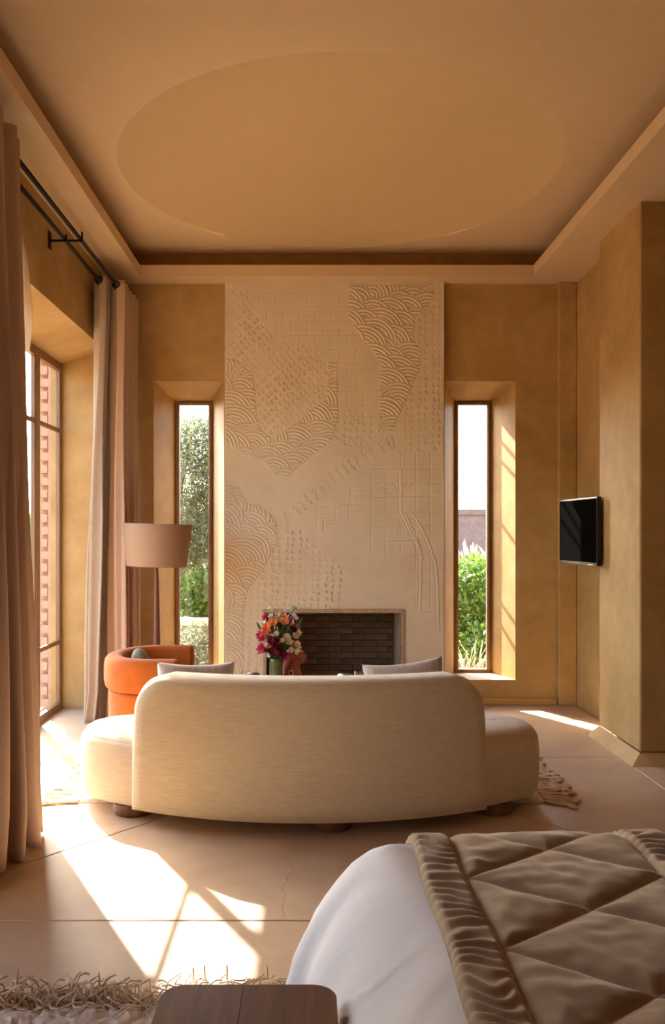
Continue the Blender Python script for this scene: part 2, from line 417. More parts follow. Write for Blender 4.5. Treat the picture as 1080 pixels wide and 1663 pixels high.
# soffits with a raised lip that hides the cove
def soffit(name, pts, lipside):
    x0, x1, y0, y1 = pts; m = MB().box(x0, x1, y0, y1, ZS, ZS + .03)
    L = .05
    if lipside == '+x': m.box(x1 - L, x1, y0, y1, ZS + .03, ZS + .082)
    if lipside == '-x': m.box(x0, x0 + L, y0, y1, ZS + .03, ZS + .082)
    if lipside == '-y': m.box(x0, x1, y0, y0 + L, ZS + .03, ZS + .082)
    if lipside == '+y': m.box(x0, x1, y1 - L, y1, ZS + .03, ZS + .082)
    tag(m.build(name, M['ceil']), kind='structure')
soffit('trim_1', (XL, -1.31, -1.2, YB), '+x'); soffit('trim_2', (-1.31, 1.695, 6.44, YB), '-y')
soffit('trim_3', (1.695, XF, -1.2, YB), '-x'); soffit('trim_4', (XL, XF, YR, -1.2), '+y')

# ------------------------------------------------------------------ floor: concrete slabs with open joints
fl = MB().box(-2.03, 4.0, YR, 7.0, -.12, -.006).build('floor', M['joint']); tag(fl, kind='structure')
FC = (.20, 5.08)
def slab(poly, gap=.0026):
    c = Vector((sum(p[0] for p in poly) / len(poly), sum(p[1] for p in poly) / len(poly)))
    n = len(poly); pts = []
    area = sum(poly[i][0] * poly[(i + 1) % n][1] - poly[(i + 1) % n][0] * poly[i][1] for i in range(n))
    if area < 0: poly = poly[::-1]
    for i in range(n):                       # inset each side by the gap
        p0, p1, p2 = Vector(poly[i - 1]), Vector(poly[i]), Vector(poly[(i + 1) % n])
        e0, e1 = (p1 - p0).normalized(), (p2 - p1).normalized(); n0, n1 = Vector((-e0.y, e0.x)), Vector((-e1.y, e1.x))
        k = 1 + n0.dot(n1); pts.append(p1 + (n0 + n1) * (gap / max(k, .2)))
    m = MB(); v = [(p.x, p.y, 0) for p in pts] + [(p.x, p.y, -.006) for p in pts]
    m.add(v, [tuple(range(n)), tuple(range(2 * n - 1, n - 1, -1))] + [(i, (i + 1) % n, n + (i + 1) % n, n + i) for i in range(n)])
    m.build('slab', M['floor'], fl, bevel=.0025, seg=1)
yb = YB + .01
slab([(-2.03, YR), (4.0, YR), (4.0, .9), (-2.03, .9)]); slab([(-2.03, .9), (4.0, .9), (4.0, 2.94), (-2.03, 2.94)])
slab([(-1.60, 2.94), (1.86, 2.94), FC]); slab([(-2.03, 2.94), (-1.60, 2.94), FC, (-2.03, 5.08)]); slab([(-2.03, 5.08), FC, (-1.1, yb), (-2.03, yb)])
slab([(-1.1, yb), FC, (1.5, yb)]); slab([(1.5, yb), FC, (1.86, 5.08), (1.86, 5.70), (XR, 5.70), (XR, yb)])
slab([FC, (1.86, 2.94), (1.86, 5.08)]); slab([(1.86, 2.94), (4.0, 2.94), (4.0, 5.0), (1.86, 5.0)])

# ------------------------------------------------------------------ chimney breast with carved relief
def inpoly(px, py, poly):
    c = np.zeros(px.shape, bool); n = len(poly); j = n - 1
    for i in range(n):
        xi, yi = poly[i]; xj, yj = poly[j]
        cond = ((yi > py) != (yj > py))
        xs = (xj - xi) * (py - yi) / ((yj - yi) if yj != yi else 1e-9) + xi
        c ^= cond & (px < xs); j = i
    return c

def relief():
    cs = .0033; rs = F / PY
    xs = np.linspace(PXL, PXR, int(round((PXR - PXL) / cs)) + 1); zs = np.linspace(0.0, ZS, int(round(ZS / cs)) + 1)
    xs[np.argmin(abs(xs - OX0))] = OX0; xs[np.argmin(abs(xs - OX1))] = OX1; zs[np.argmin(abs(zs - OZ))] = OZ
    X, Z = np.meshgrid(xs, zs, indexing='ij'); U = CU + X * rs; V = CV - (Z - EYE) * rs
    H = np.zeros_like(X); rng = np.random.RandomState(3)
    s = 2.919
    up = lambda pts: [(360 + a / s, 450 + b / s) for a, b in pts]
    lo = lambda pts: [(360 + a / s, 740 + b / s) for a, b in pts]
    A = up([(15, 40), (70, 45), (130, 90), (170, 165), (235, 260), (290, 305), (450, 325), (480, 388), (508, 400), (500, 560), (455, 590), (360, 695), (240, 770), (180, 720), (155, 600), (150, 480), (95, 420), (15, 350)])
    B = up([(12, 385), (80, 400), (150, 470), (165, 640), (180, 720), (240, 772), (360, 690), (410, 640), (500, 580), (505, 398), (545, 400), (552, 640), (525, 770), (420, 850), (370, 890), (300, 958), (270, 955), (200, 870), (100, 835), (12, 775)])
    C = up([(605, 38), (1000, 38), (1000, 90), (960, 165), (915, 185), (905, 300), (945, 350), (932, 450), (900, 505), (865, 600), (845, 640), (812, 725), (735, 737), (745, 640), (750, 500), (760, 420), (715, 350), (640, 250), (603, 180)])
    D = up([(1003, 45), (1052, 45), (1052, 812), (950, 815), (880, 845), (855, 820), (848, 640), (903, 508), (948, 350), (918, 190), (965, 165)])
    E = up([(545, 620), (740, 635), (730, 740), (690, 800), (545, 812)])
    I_ = lo([(12, 140), (80, 148), (120, 228), (180, 238), (262, 310), (262, 420), (200, 530), (122, 640), (100, 740), (100, 1040), (12, 1040)])
    Hd = lo([(255, 285), (390, 360), (465, 430), (582, 535), (592, 735), (205, 735), (190, 1040), (105, 1040), (112, 650), (235, 500), (265, 400)])
    def fans(poly, amp, rad=34, lam=5.6, ang=-.5, seed=0):
        r_ = np.random.RandomState(seed); p = np.array(poly); msk = inpoly(U, V, poly)
        best = np.zeros_like(U); hit = np.zeros(U.shape, bool); cen = []
        st = rad * .92; rows = int((p[:, 1].max() - p[:, 1].min()) / (st * .62)) + 5; colsn = int((p[:, 0].max() - p[:, 0].min()) / st) + 5
        for j in range(rows):
            for i in range(colsn):
                cen.append((p[:, 0].min() - 2 * st + (i + .5 * (j % 2)) * st + r_.uniform(-7, 7), p[:, 1].min() - 2 * st + j * st * .62 + r_.uniform(-5, 5), rad * r_.uniform(.8, 1.3)))
        cen.sort(key=lambda c: c[1] + ang * c[0] + r_.uniform(-14, 14))
        for cx, cyy, R in cen:
            d = np.hypot(U - cx, (V - cyy)); k = d < R; best[k] = (R - d)[k]; hit |= k
        h = .5 - .5 * np.cos(2 * PI * best / lam); h = np.where(msk & hit, h, 0)
        return h * amp
    H += fans(C, .0085, seed=1); H += fans(B, .0078, seed=2, ang=-.2); H += fans(I_, .0075, seed=5, ang=-.7)
    def dot(u, v, a, size=1.0, dep=.028):
        i0, i1 = np.searchsorted(xs, ((u - 8 - CU) / rs, (u + 8 - CU) / rs)); j0, j1 = np.searchsorted(zs, (EYE - (v + 8 - CV) / rs, EYE - (v - 8 - CV) / rs))
        if i1 <= i0 or j1 <= j0: return
        du, dv = U[i0:i1, j0:j1] - u, V[i0:i1, j0:j1] - v
        a1 = du * math.cos(a) + dv * math.sin(a); b1 = -du * math.sin(a) + dv * math.cos(a)
        q = (a1 / (1.75 * size)) ** 2 + (b1 / (2.5 * size)) ** 2; m_ = np.clip((1.15 - q) / .45, 0, 1)
        ramp_ = np.clip(.5 - .42 * b1 / (2.5 * size) - .12 * a1 / (1.75 * size), 0, 1)       # deep at one end, running out at the other
        H[i0:i1, j0:j1] -= dep * m_ * ramp_
    def dots(poly, su, sv, rot, pair, seed, a0=-.25):
        r_ = np.random.RandomState(seed); p = np.array(poly); c = p.mean(0); ca, sa = math.cos(rot), math.sin(rot)
        pts = []
        for i in range(-60, 61):
            for j in range(-60, 61):
                gu = i * su + (pair if i % 2 else 0) + r_.uniform(-1.4, 1.4); gv = j * sv + r_.uniform(-1.3, 1.3) + (1.4 if i % 2 else 0)
                pts.append((c[0] + gu * ca - gv * sa, c[1] + gu * sa + gv * ca))
        a = np.array(pts); k = inpoly(a[:, 0], a[:, 1], poly)
        for u, v in a[k]: dot(u, v, a0 + r_.uniform(-.3, .3), r_.uniform(1.0, 1.3))
    dots(A, 8.8, 11.6, -.72, -1.5, 11, -.5); dots(D, 11.2, 11.6, 0, -2.4, 12); dots(E, 10.6, 11.6, .04, -2.0, 13); dots(Hd, 11.0, 10.8, .03, -2.0, 14)
    path = lo([(250, 300), (360, 255), (410, 205), (480, 150), (530, 100), (590, 60), (650, 20), (720, -18), (800, -60), (830, -75)])
    for i in range(len(path) - 1):
        for t in (0, .5):
            q = np.array(path[i]) * (1 - t) + np.array(path[i + 1]) * t; e = np.array(path[i + 1]) - np.array(path[i]); e = e / np.hypot(*e); nn = np.array([-e[1], e[0]])
            for o_ in (-6, 1.5, 8): dot(*(q + nn * (o_ + rng.uniform(-1, 1)) + e * rng.uniform(-2, 2)), -.2, 1.1)
    def seg(p, q, dep, w=.8):
        x0, x1 = min(p[0], q[0]) - 4, max(p[0], q[0]) + 4; y0, y1 = min(p[1], q[1]) - 4, max(p[1], q[1]) + 4
        i0, i1 = np.searchsorted(xs, ((x0 - CU) / rs, (x1 - CU) / rs)); j0, j1 = np.searchsorted(zs, (EYE - (y1 - CV) / rs, EYE - (y0 - CV) / rs))
        if i1 <= i0 or j1 <= j0: return
        u, v = U[i0:i1, j0:j1], V[i0:i1, j0:j1]; dx, dy = q[0] - p[0], q[1] - p[1]; L = dx * dx + dy * dy + 1e-9
        t = np.clip(((u - p[0]) * dx + (v - p[1]) * dy) / L, 0, 1); d = np.hypot(u - p[0] - t * dx, v - p[1] - t * dy)
        H[i0:i1, j0:j1] -= dep * np.exp(-(d / w) ** 2)
    # faint block joints, top centre
    F1 = up([(190, 60), (600, 60), (600, 180), (640, 255), (715, 355), (755, 430), (745, 625), (556, 615), (548, 400), (480, 385), (450, 322), (300, 305), (240, 255)])
    row = 0
    for v in np.arange(474, 665, 23.0):
        for u in np.arange(370 + (13 if row % 2 else 0), 625, 26.0):
            if inpoly(np.array([u + 13]), np.array([v]), F1)[0]:
                seg((u, v + rng.uniform(-1, 1)), (u + 26, v + rng.uniform(-1, 1)), .0014); seg((u + rng.uniform(-2, 2), v), (u + rng.uniform(-2, 2), v + 23), .0017)
        row += 1
    for k in range(14):
        u, v = rng.uniform(500, 590), rng.uniform(790, 850); seg((u, v), (u + rng.uniform(10, 24), v), .0018); seg((u, v), (u, v + rng.uniform(10, 20)), .002)
    # square grid, fan of rays and two long stems, lower right
    for u in np.arange(603, 721, 24.0): seg((u + rng.uniform(-1, 1), 735 if u > 640 else 770), (u, 905 if u < 660 else 990), .0026)
    for v in np.arange(760, 1000, 23.5): seg((605 if v < 880 else 665, v), (718, v + rng.uniform(-2, 2)), .0022)
    o = (360 + 850 / s, 740 + 190 / s)
    for k in range(12):
        a = -PI + k * PI / 11; r1 = 22 + 6 * (k % 3); seg((o[0] + 7 * math.cos(a), o[1] + 5 * math.sin(a)), (o[0] + r1 * math.cos(a), o[1] + r1 * .8 * math.sin(a)), .0032)
        seg((o[0] + 6 * math.cos(a), o[1] + 34 - 4 * math.sin(a)), (o[0] + r1 * 1.3 * math.cos(a), o[1] + 34 - r1 * .9 * math.sin(a)), .0022)
    for st in ([(855, 270), (890, 345), (925, 420), (945, 490), (945, 600), (940, 740)], [(905, 275), (950, 345), (985, 420), (1015, 510), (1025, 610), (1030, 830)], [(850, 60), (850, 270)], [(870, 275), (905, 350), (938, 430), (955, 500)]):
        q = lo(st)
        for i in range(len(q) - 1): seg(q[i], q[i + 1], -.0042, 1.3); seg((q[i][0] - 3, q[i][1]), (q[i + 1][0] - 3, q[i + 1][1]), .002, 1.0)
    H += .0016 * (np.sin(U * .07 + 2 * np.sin(V * .021)) + np.sin(V * .05 + U * .03))
    edge = np.minimum.reduce([(X - PXL), (PXR - X)]); H *= np.clip(edge / .012, 0, 1)
    Vv = np.stack([X, PY - H, Z], -1)
    nu, nv = X.shape; idx = np.arange(nu * nv).reshape(nu, nv)
    q = np.stack([idx[:-1, :-1], idx[1:, :-1], idx[1:, 1:], idx[:-1, 1:]], -1).reshape(-1, 4)
    cx = (X[:-1, :-1] + X[1:, 1:]).reshape(-1) / 2; cz = (Z[:-1, :-1] + Z[1:, 1:]).reshape(-1) / 2
    q = q[~((cx > OX0) & (cx < OX1) & (cz < OZ))]
    me = quad_mesh('relief_panel', Vv.reshape(-1, 3), q)
    o_ = link('relief_panel', me, M['relief'], None, True)
    tag(o_, 'tall cream plaster relief panel carved with fan swirls and dots above the fireplace', 'wall panel')
    # the body of the breast behind the carved skin
    m = MB(); y0, y1 = PY + .004, YB
    m.box(PXL, OX0, y0, y1, 0, ZS); m.box(OX1, PXR, y0, y1, 0, ZS); m.box(OX0, OX1, y0, y1, OZ, ZS)
    m.build('panel_body', M['relief'], o_)
relief()

# ------------------------------------------------------------------ fireplace
fp = tag(empty('fireplace', (.174, 6.6, 0)), 'rectangular open fireplace with stone edging and dark brick back', 'fireplace')
def child(mb, name, mat, root, **k):
    o = mb.build(name, mat, root, **k); o.matrix_parent_inverse = Matrix.Translation(-Vector(root.location)); return o
YF = 7.17
child(MB().box(OX0 - .026, OX0, PY - .014, PY + .03, 0, OZ + .03), 'edging', M['stone'], fp, bevel=.004)
child(MB().box(OX1, OX1 + .024, PY - .014, PY + .03, 0, OZ + .03), 'edging', M['stone'], fp, bevel=.004)
child(MB().box(OX0, OX1, PY - .014, PY + .03, OZ, OZ + .03), 'edging', M['stone'], fp, bevel=.004)
child(MB().box(OX0 - .01, OX0, PY + .03, YF, 0, OZ), 'firebox_side', M['mortar'], fp)
child(MB().box(OX1, OX1 + .01, PY + .03, YF, 0, OZ), 'firebox_side', M['stone'], fp)
child(MB().box(OX0, OX1, PY + .03, YF, OZ, OZ + .01), 'firebox_top', M['mortar'], fp)
child(MB().box(OX0, OX1, PY, YF, 0.0, .03), 'hearth', M['stone'], fp)
fbk = child(MB().box(OX0, OX1, YF, YF + .03, 0, OZ), 'firebox_back', M['mortar'], fp)
bh, bl = .0515, .20; row = 0; z = .035
bmesh_cache = {}
while z < OZ - .02:
    x = OX0 - (bl * .5 if row % 2 else 0) + .004
    while x < OX1 - .01:
        a, b = max(x, OX0 + .002), min(x + bl - .006, OX1 - .002); h = min(bh - .005, OZ - z)
        if b - a > .02:
            key = (round(b - a, 3), round(h, 3), random.randint(0, 2))
            if key not in bmesh_cache:
                m = MB().box(-(b - a) / 2, (b - a) / 2, -.012 - .003 * key[2], 0, 0, h); me = mesh('brick', m.v, m.f); fixn(me)
                me.materials.append(M['brick' if key[2] else 'brick2']); bmesh_cache[key] = me
            o = link('brick', bmesh_cache[key], None, fbk)
            o.location = ((a + b) / 2, YF, z)
        x += bl
    z += bh; row += 1

# ------------------------------------------------------------------ windows
def slit_window(name, x0, x1):
    y0, y1 = 6.985, 7.05; t = .028
    root = MB().box(x0, x0 + t, y0, y1, WZ0, WZF).box(x1 - t, x1, y0, y1, WZ0, WZF).box(x0 + t, x1 - t, y0, y1, WZF - t, WZF).box(x0 + t, x1 - t, y0, y1, WZ0, WZ0 + t).build(name, M['frame'], bevel=.004)
    tag(root, kind='structure')
    MB().box(x0 + t, x1 - t, 7.012, 7.018, WZ0 + t, WZF - t).build('pane', M['glass'], root)
    d = t; MB().box(x0 + d, x0 + d + .006, 7.0, 7.03, WZ0 + d, WZF - d).box(x1 - d - .006, x1 - d, 7.0, 7.03, WZ0 + d, WZF - d).build('glazing_bead', M['frame'], root)
slit_window('window_1', -1.129, -.823); slit_window('window_2', 1.185, 1.487)

def big_window(name, y0, y1, mull, zb0=0.0):
    x0, x1 = GX - .03, GX + .01; t = .04; m = MB()
    m.box(x0, x1, y0, y0 + t, zb0, GZF).box(x0, x1, y1 - t, y1, zb0, GZF).box(x0, x1, y0 + t, y1 - t, GZF - .06, GZF).box(x0, x1, y0 + t, y1 - t, zb0, zb0 + .055)
    root = m.build(name, M['frame'], bevel=.004); tag(root, kind='structure')
    ed = [y0 + t] + [y for y in mull] + [y1 - t]
    for y in mull: MB().box(x0, x1 + .004, y - .04, y + .04, zb0 + .055, GZF - .06).build('mullion', M['frame'], root, bevel=.006)
    for i in range(len(ed) - 1):
        a = ed[i] + (.04 if i else 0); b = ed[i + 1] - (.04 if i < len(ed) - 2 else 0)
        zz = [zb0 + .055, zb0 + .517, 2.137, GZF - .06]
        MB().box(x0 + .005, x1 - .005, a, a + .012, zb0 + .055, GZF - .06).box(x0 + .005, x1 - .005, b - .012, b, zb0 + .055, GZF - .06).build('sash', M['frame'], root, bevel=.003)
        for zb in zz[1:3]: MB().box(x0 + .01, x1 - .008, a + .012, b - .012, zb - .016, zb + .016).build('glazing_bar', M['frame'], root, bevel=.003)
        for k in range(3):
            MB().box(GX - .014, GX - .008, a + .012, b - .012, zz[k] + (.016 if k else 0), zz[k + 1] - (.016 if k < 2 else 0)).build('pane', M['glass'], root)
big_window('window_3', GY0, GY1, [4.26, 5.09, 5.92])
big_window('window_4', 2.15, 2.7, [])  # added out of view, placed and sized to light sofa back and bed

# brick jamb outside the tall window
jb = MB().box(-2.030, -2.011, 6.502, 6.64, 0, 2.75).build('brick_screen', M['jambbrick'])
tag(jb, 'pink clay brick screen standing outside the tall glazed doors', 'brick screen')
m = MB().box(-.042, .042, -.06, .06, 0, .060); me = fixn(mesh('brick', m.v, m.f)); me.materials.append(M['jambbrick'])
for k in range(29):
    o = link('brick', me, None, jb); o.location = (-2.073 - (.006 if k % 2 else 0), 6.562, .01 + k * .095)
MB().box(-2.10, -2.030, 6.585, 6.64, 0, 2.75).build('core', M['jambbrick'], jb)

# ------------------------------------------------------------------ curtains and rods
rod = tag(empty('curtain_rod', (-1.58, 5.09, 3.13)), 'black iron double curtain rod fixed above the tall glazed doors', 'curtain rod')
for x in (-1.40, -1.495): child(MB().tube([(x, 3.2, 3.13), (x, 6.60, 3.13)], .0125, 10), 'rod', M['iron'], rod, smooth=True)
for y in (5.08, 3.45):
    b = child(MB().box(-1.58, -1.385, y - .008, y + .008, 3.105, 3.118), 'bracket', M['iron'], rod, bevel=.003)
    w = child(MB().box(-1.58, -1.572, y - .025, y + .025, 3.06, 3.165), 'wall_plate', M['iron'], rod, bevel=.003)
    child(MB().box(-1.387, -1.377, y - .008, y + .008, 3.105, 3.165), 'hook', M['iron'], rod, bevel=.002)
    child(MB().box(-1.482, -1.473, y - .008, y + .008, 3.105, 3.15), 'hook', M['iron'], rod, bevel=.002)

def curtain(name, label, mat, xr, y0, y1, folds, ztop, top_amp, xb, yb0, yb1, bot_amp, seed, edge=None, zbot=.012, thick=.004, phase=0.0):
    r_ = np.random.RandomState(seed); nu, nv = folds * 22 + 1, 60
    ph = np.cumsum(r_.uniform(.75, 1.25, folds * 2 + 2)); ph = (ph - ph[0]) / (ph[-1] - ph[0])
    u = np.linspace(0, 1, nu); wob = np.interp(u, np.linspace(0, 1, len(ph)), ph)
    V = np.zeros((nu, nv, 3))
    a1 = r_.uniform(.6, 1.3, folds + 2); 
    for j in range(nv):
        t = j / (nv - 1); z = ztop + (zbot - ztop) * t; s = t * t * (3 - 2 * t)
        w = u * (1 - s) + wob * s
        ya = y0 + (yb0 - y0) * s; yb_ = y1 + (yb1 - y1) * s
        if edge: yb_ = np.interp(z, edge[0], edge[1])
        y = ya + (yb_ - ya) * w
        wave = np.sin(2 * PI * (folds * u) + phase + .5 * s * np.sin(5 * u + seed))
        amp = (top_amp * (1 - s) + bot_amp * s) * (1 - s + s * np.interp(u * folds, np.arange(folds + 2), a1))
        x = xr + (xb - xr) * s + amp * wave + .012 * s * np.sin(17 * u + 3 * t + seed) + .006 * np.sin(31 * u + 9 * t)
        y = y + .35 * amp * np.sin(4 * PI * folds * u + phase) * s + .004 * np.sin(14 * t + 9 * u)
        if t > .93: x = x + (t - .93) * .35 * np.sin(7 * u + seed) ; 
        V[:, j, 0], V[:, j, 1], V[:, j, 2] = x, y, z
    root = link(name, grid_mesh(name, V), mat, None, True)
    md = root.modifiers.new('solid', 'SOLIDIFY'); md.thickness = thick; md.offset = 0
    tag(root, label, 'curtain')
    for k in range(2 * folds):
        c = (k + .5) / (2 * folds)
        if abs(math.sin(2 * PI * folds * c + phase)) > .999: pass
        y = y0 + (y1 - y0) * (k * .5 / folds - phase / (2 * PI * folds))
        if y < y0 or y > y1: continue
        g = MB().torus(.024, .006, (xr, y, 3.13), 'Y', 16, 6).build('grommet', M['iron'], root, smooth=True)
    return root
curtain('curtain', 'blush linen drape gathered between the floor lamp and the tall glazed doors', M['drape'], -1.40, 6.03, 6.60, 6, 3.165, .055, -1.40, 6.00, 6.56, .075, 3)
curtain('curtain', 'greige linen drape gathered against the far end of the tall glazed doors', M['lining'], -1.495, 5.92, 6.42, 5, 3.165, .045, -1.56, 5.92, 6.36, .06, 5)
curtain('curtain', 'long taupe pink drape hanging beside the sunlit floor, opposite the bed', M['drape'], -1.40, 3.30, 3.93, 4, 3.185, .075, -1.325, 3.10, 3.76, .13, 8, phase=.6)
curtain('curtain', 'thin see-through voile hanging behind the long taupe pink drape', M['sheer'], -1.495, 3.30, 4.15, 7, 3.165, .025, -1.47, 3.2, 4.05, .035, 9, edge=([0, 1.0, 1.4, 2.0, 2.5, 2.75, 3.2], [4.00, 4.02, 4.12, 4.32, 4.50, 4.45, 4.15]), thick=.001)

# ------------------------------------------------------------------ sofa
sofa = tag(empty('sofa', (-.01, 4.2, 0)), 'curved oatmeal linen sofa with rounded ends seen from behind', 'sofa')
SC = (-.01, 5.62); SR = 1.86
def catmull(pts, n, closed=True):
    pts = np.array(pts, float); out = []; N = len(pts)
    for i in range(N):
        p0, p1, p2, p3 = pts[(i - 1) % N], pts[i], pts[(i + 1) % N], pts[(i + 2) % N]
        for k in range(n):
            t = k / n; out.append(.5 * ((2 * p1) + (-p0 + p2) * t + (2 * p0 - 5 * p1 + 4 * p2 - p3) * t * t + (-p0 + 3 * p1 - 3 * p2 + p3) * t ** 3))
    return np.array(out)
half = [(0, SC[1] - SR)] + [(SR * math.sin(a), SC[1] - SR * math.cos(a)) for a in (.12, .24, .36, .46, .55, .62)] + [(1.135, 4.185), (1.158, 4.28), (1.14, 4.385), (1.07, 4.475), (.95, 4.53), (.78, 4.57), (.5, 4.61), (.25, 4.63), (0, 4.635)]
outl = half + [(-x, y) for x, y in half[-2:0:-1]]
outl = catmull(outl, 6) + np.array([SC[0], 0])
def loft(name, outl, prof, mat, parent, cap=True, top_amp=None):
    d = np.roll(outl, -1, 0) - np.roll(outl, 1, 0); d /= np.linalg.norm(d, axis=1)[:, None]; nrm = np.stack([-d[:, 1], d[:, 0]], 1)
    area = np.sum(outl[:, 0] * np.roll(outl[:, 1], -1) - np.roll(outl[:, 0], -1) * outl[:, 1])
    if area < 0: nrm = -nrm
    rings = []
    for off, z in prof:
        p = outl + nrm * off; rings.append(np.concatenate([p, np.full((len(p), 1), z)], 1))
    V = np.stack(rings, 1); me = grid_mesh(name, V, wrap_u=True)
    bm = bmesh.new(); bm.from_mesh(me); bm.verts.ensure_lookup_table(); nv = len(prof)
    if cap:
        bm.faces.new([bm.verts[i * nv + nv - 1] for i in range(len(outl))]); bm.faces.new([bm.verts[i * nv] for i in range(len(outl))][::-1])
    bmesh.ops.recalc_face_normals(bm, faces=bm.faces); bm.to_mesh(me); bm.free()
    o = link(name, me, mat, parent, True)
    if parent and parent.type == 'EMPTY': o.matrix_parent_inverse = Matrix.Translation(-Vector(parent.location))
    return o
seat = loft('seat', outl, [(.045, .055), (.018, .062), (.006, .085), (0, .14), (-.003, .22), (0, .29), (.006, .335), (.013, .350), (.016, .352), (.018, .356), (.03, .374), (.055, .388), (.10, .397), (.17, .402), (.23, .404)], M['sofa'], sofa)
def backrest():
    L, z0, H, r = .865, .056, .688, .165; nt = 97
    t = -np.cos(np.linspace(0, PI, nt)); t = np.sign(t) * (1 - (1 - np.abs(t)) ** 1.0)
    ringspec = [(.075, 0.0), (.035, .004), (.012, .018), (.0, .045), (.0, .09), (.0, .155), (.012, .185), (.035, .198), (.075, .203)]
    nz = 9; layers = []
    for inset, dep in ringspec:
        s = (L - inset) * t; rr = r - inset * .35
        e = np.maximum(np.abs(s) - (L - inset - rr), 0); drop = rr - np.sqrt(np.maximum(rr * rr - e * e, 0))
        zt = H - inset * .75 - drop; zb = z0 + min(inset, .03) * .4 + 0 * s
        bulge = .012 * (1 - t ** 2)
        layers.append((s, zt, zb, dep))
    # outer skin as a grid, then rings to the inner skin
    def pos(s, z, dep):
        R = SR + .014 - dep; a = s / SR
        lean = (z - .35) * .10 if True else 0
        Rr = R - lean * .6 + .012 * np.sin(np.clip((z - z0) / (H - z0), 0, 1) * PI)
        return np.stack([SC[0] + Rr * np.sin(a), SC[1] - Rr * np.cos(a), z], -1)
    V = []; Fc = []
    def face_grid(layer):
        s, zt, zb, dep = layer; st = len(V)
        for i in range(nt):
            for j in range(nz):
                z = zb[i] + (zt[i] - zb[i]) * j / (nz - 1); V.append(pos(s[i], z, dep))
        for i in range(nt - 1):
            for j in range(nz - 1): Fc.append((st + i * nz + j, st + (i + 1) * nz + j, st + (i + 1) * nz + j + 1, st + i * nz + j + 1))
        top = [st + i * nz + nz - 1 for i in range(nt)]; bot = [st + i * nz for i in range(nt)]
        left = [st + j for j in range(nz)]; right = [st + (nt - 1) * nz + j for j in range(nz)]
        return bot[:-1] + right[:-1] + top[::-1][:-1] + left[::-1][:-1]
    def ring(layer):
        s, zt, zb, dep = layer; st = len(V)
        pts = [(s[i], zb[i]) for i in range(nt - 1)] + [(s[-1], zb[-1] + (zt[-1] - zb[-1]) * j / (nz - 1)) for j in range(nz - 1)] + [(s[i], zt[i]) for i in range(nt - 1, 0, -1)] + [(s[0], zb[0] + (zt[0] - zb[0]) * j / (nz - 1)) for j in range(nz - 1, 0, -1)]
        for p in pts: V.append(pos(p[0], p[1], dep))
        return list(range(st, st + len(pts)))
    loops = [face_grid(layers[0])] + [ring(l) for l in layers[1:-1]] + [face_grid(layers[-1])]
    for a, b in zip(loops[:-1], loops[1:]):
        n = len(a)
        for k in range(n): Fc.append((a[k], a[(k + 1) % n], b[(k + 1) % n], b[k]))
    me = fixn(mesh('backrest', V, Fc)); o = link('backrest', me, M['sofa'], sofa, True)
    o.matrix_parent_inverse = Matrix.Translation(-Vector(sofa.location)); return o
backrest()
for fx, fy in ((-.86, 4.10), (0.09, 3.90), (.88, 4.12), (-.6, 4.45), (.6, 4.45)):
    child(MB().lathe([(.098, 0), (.102, .01), (.102, .055)], 32, (fx, fy, 0)), 'foot', M['walnut_z'], sofa, smooth=False)

# ------------------------------------------------------------------ cushions
def pillow_mesh(w, h, th, seed, sq=.93, n=28):
    r_ = np.random.RandomState(seed); u = np.linspace(-1, 1, n); A, B = np.meshgrid(u, u, indexing='ij')
    k = 1 - .10 * (1 - A ** 2) * 0
    px = A * (1 - .09 * (1 - np.abs(B)) * np.abs(A)) * w / 2; pz = B * (1 - .11 * (1 - np.abs(A) ** 2) * np.abs(B)) * h / 2
    prof = ((1 - A ** 4) * (1 - B ** 4)) ** .55 * th / 2
    wr = 1 + .10 * np.sin(4 * A + seed) * np.sin(3 * B + 2 * seed)
    f = np.stack([px, -prof * wr, pz], -1); b = np.stack([px, prof * wr, pz], -1)
    m = grid_mesh('pillow', np.concatenate([f.reshape(n, n, 3)], 0)); 
    idx = np.arange(n * n).reshape(n, n)
    q1 = np.stack([idx[:-1, :-1], idx[1:, :-1], idx[1:, 1:], idx[:-1, 1:]], -1).reshape(-1, 4); q2 = q1[:, ::-1] + n * n
    bpy.data.meshes.remove(m)
    me = quad_mesh('pillow', np.concatenate([f.reshape(-1, 3), b.reshape(-1, 3)]), np.concatenate([q1, q2]))
    bm = bmesh.new(); bm.from_mesh(me); bmesh.ops.remove_doubles(bm, verts=bm.verts, dist=1e-5); bmesh.ops.recalc_face_normals(bm, faces=bm.faces); bm.to_mesh(me); bm.free(); return me
def cushion(label, loc, rot, w, h, th, seed, group=None):
    o = link('throw_pillow', pillow_mesh(w, h, th, seed), M['pillow'], None, True); o.location = loc; o.rotation_euler = rot
    tag(o, label, 'pillow', group); return o
cushion('grey linen pillow on the sofa, next to the orange armchair', (-.575, 4.20, .540), (math.radians(-19), math.radians(1.5), .20), .39, .345, .13, 2)
cushion('grey linen pillow leaning on the sofa back, beside the glass jar behind it', (.465, 4.16, .548), (math.radians(-19), math.radians(-7), -.10), .40, .355, .13, 5)

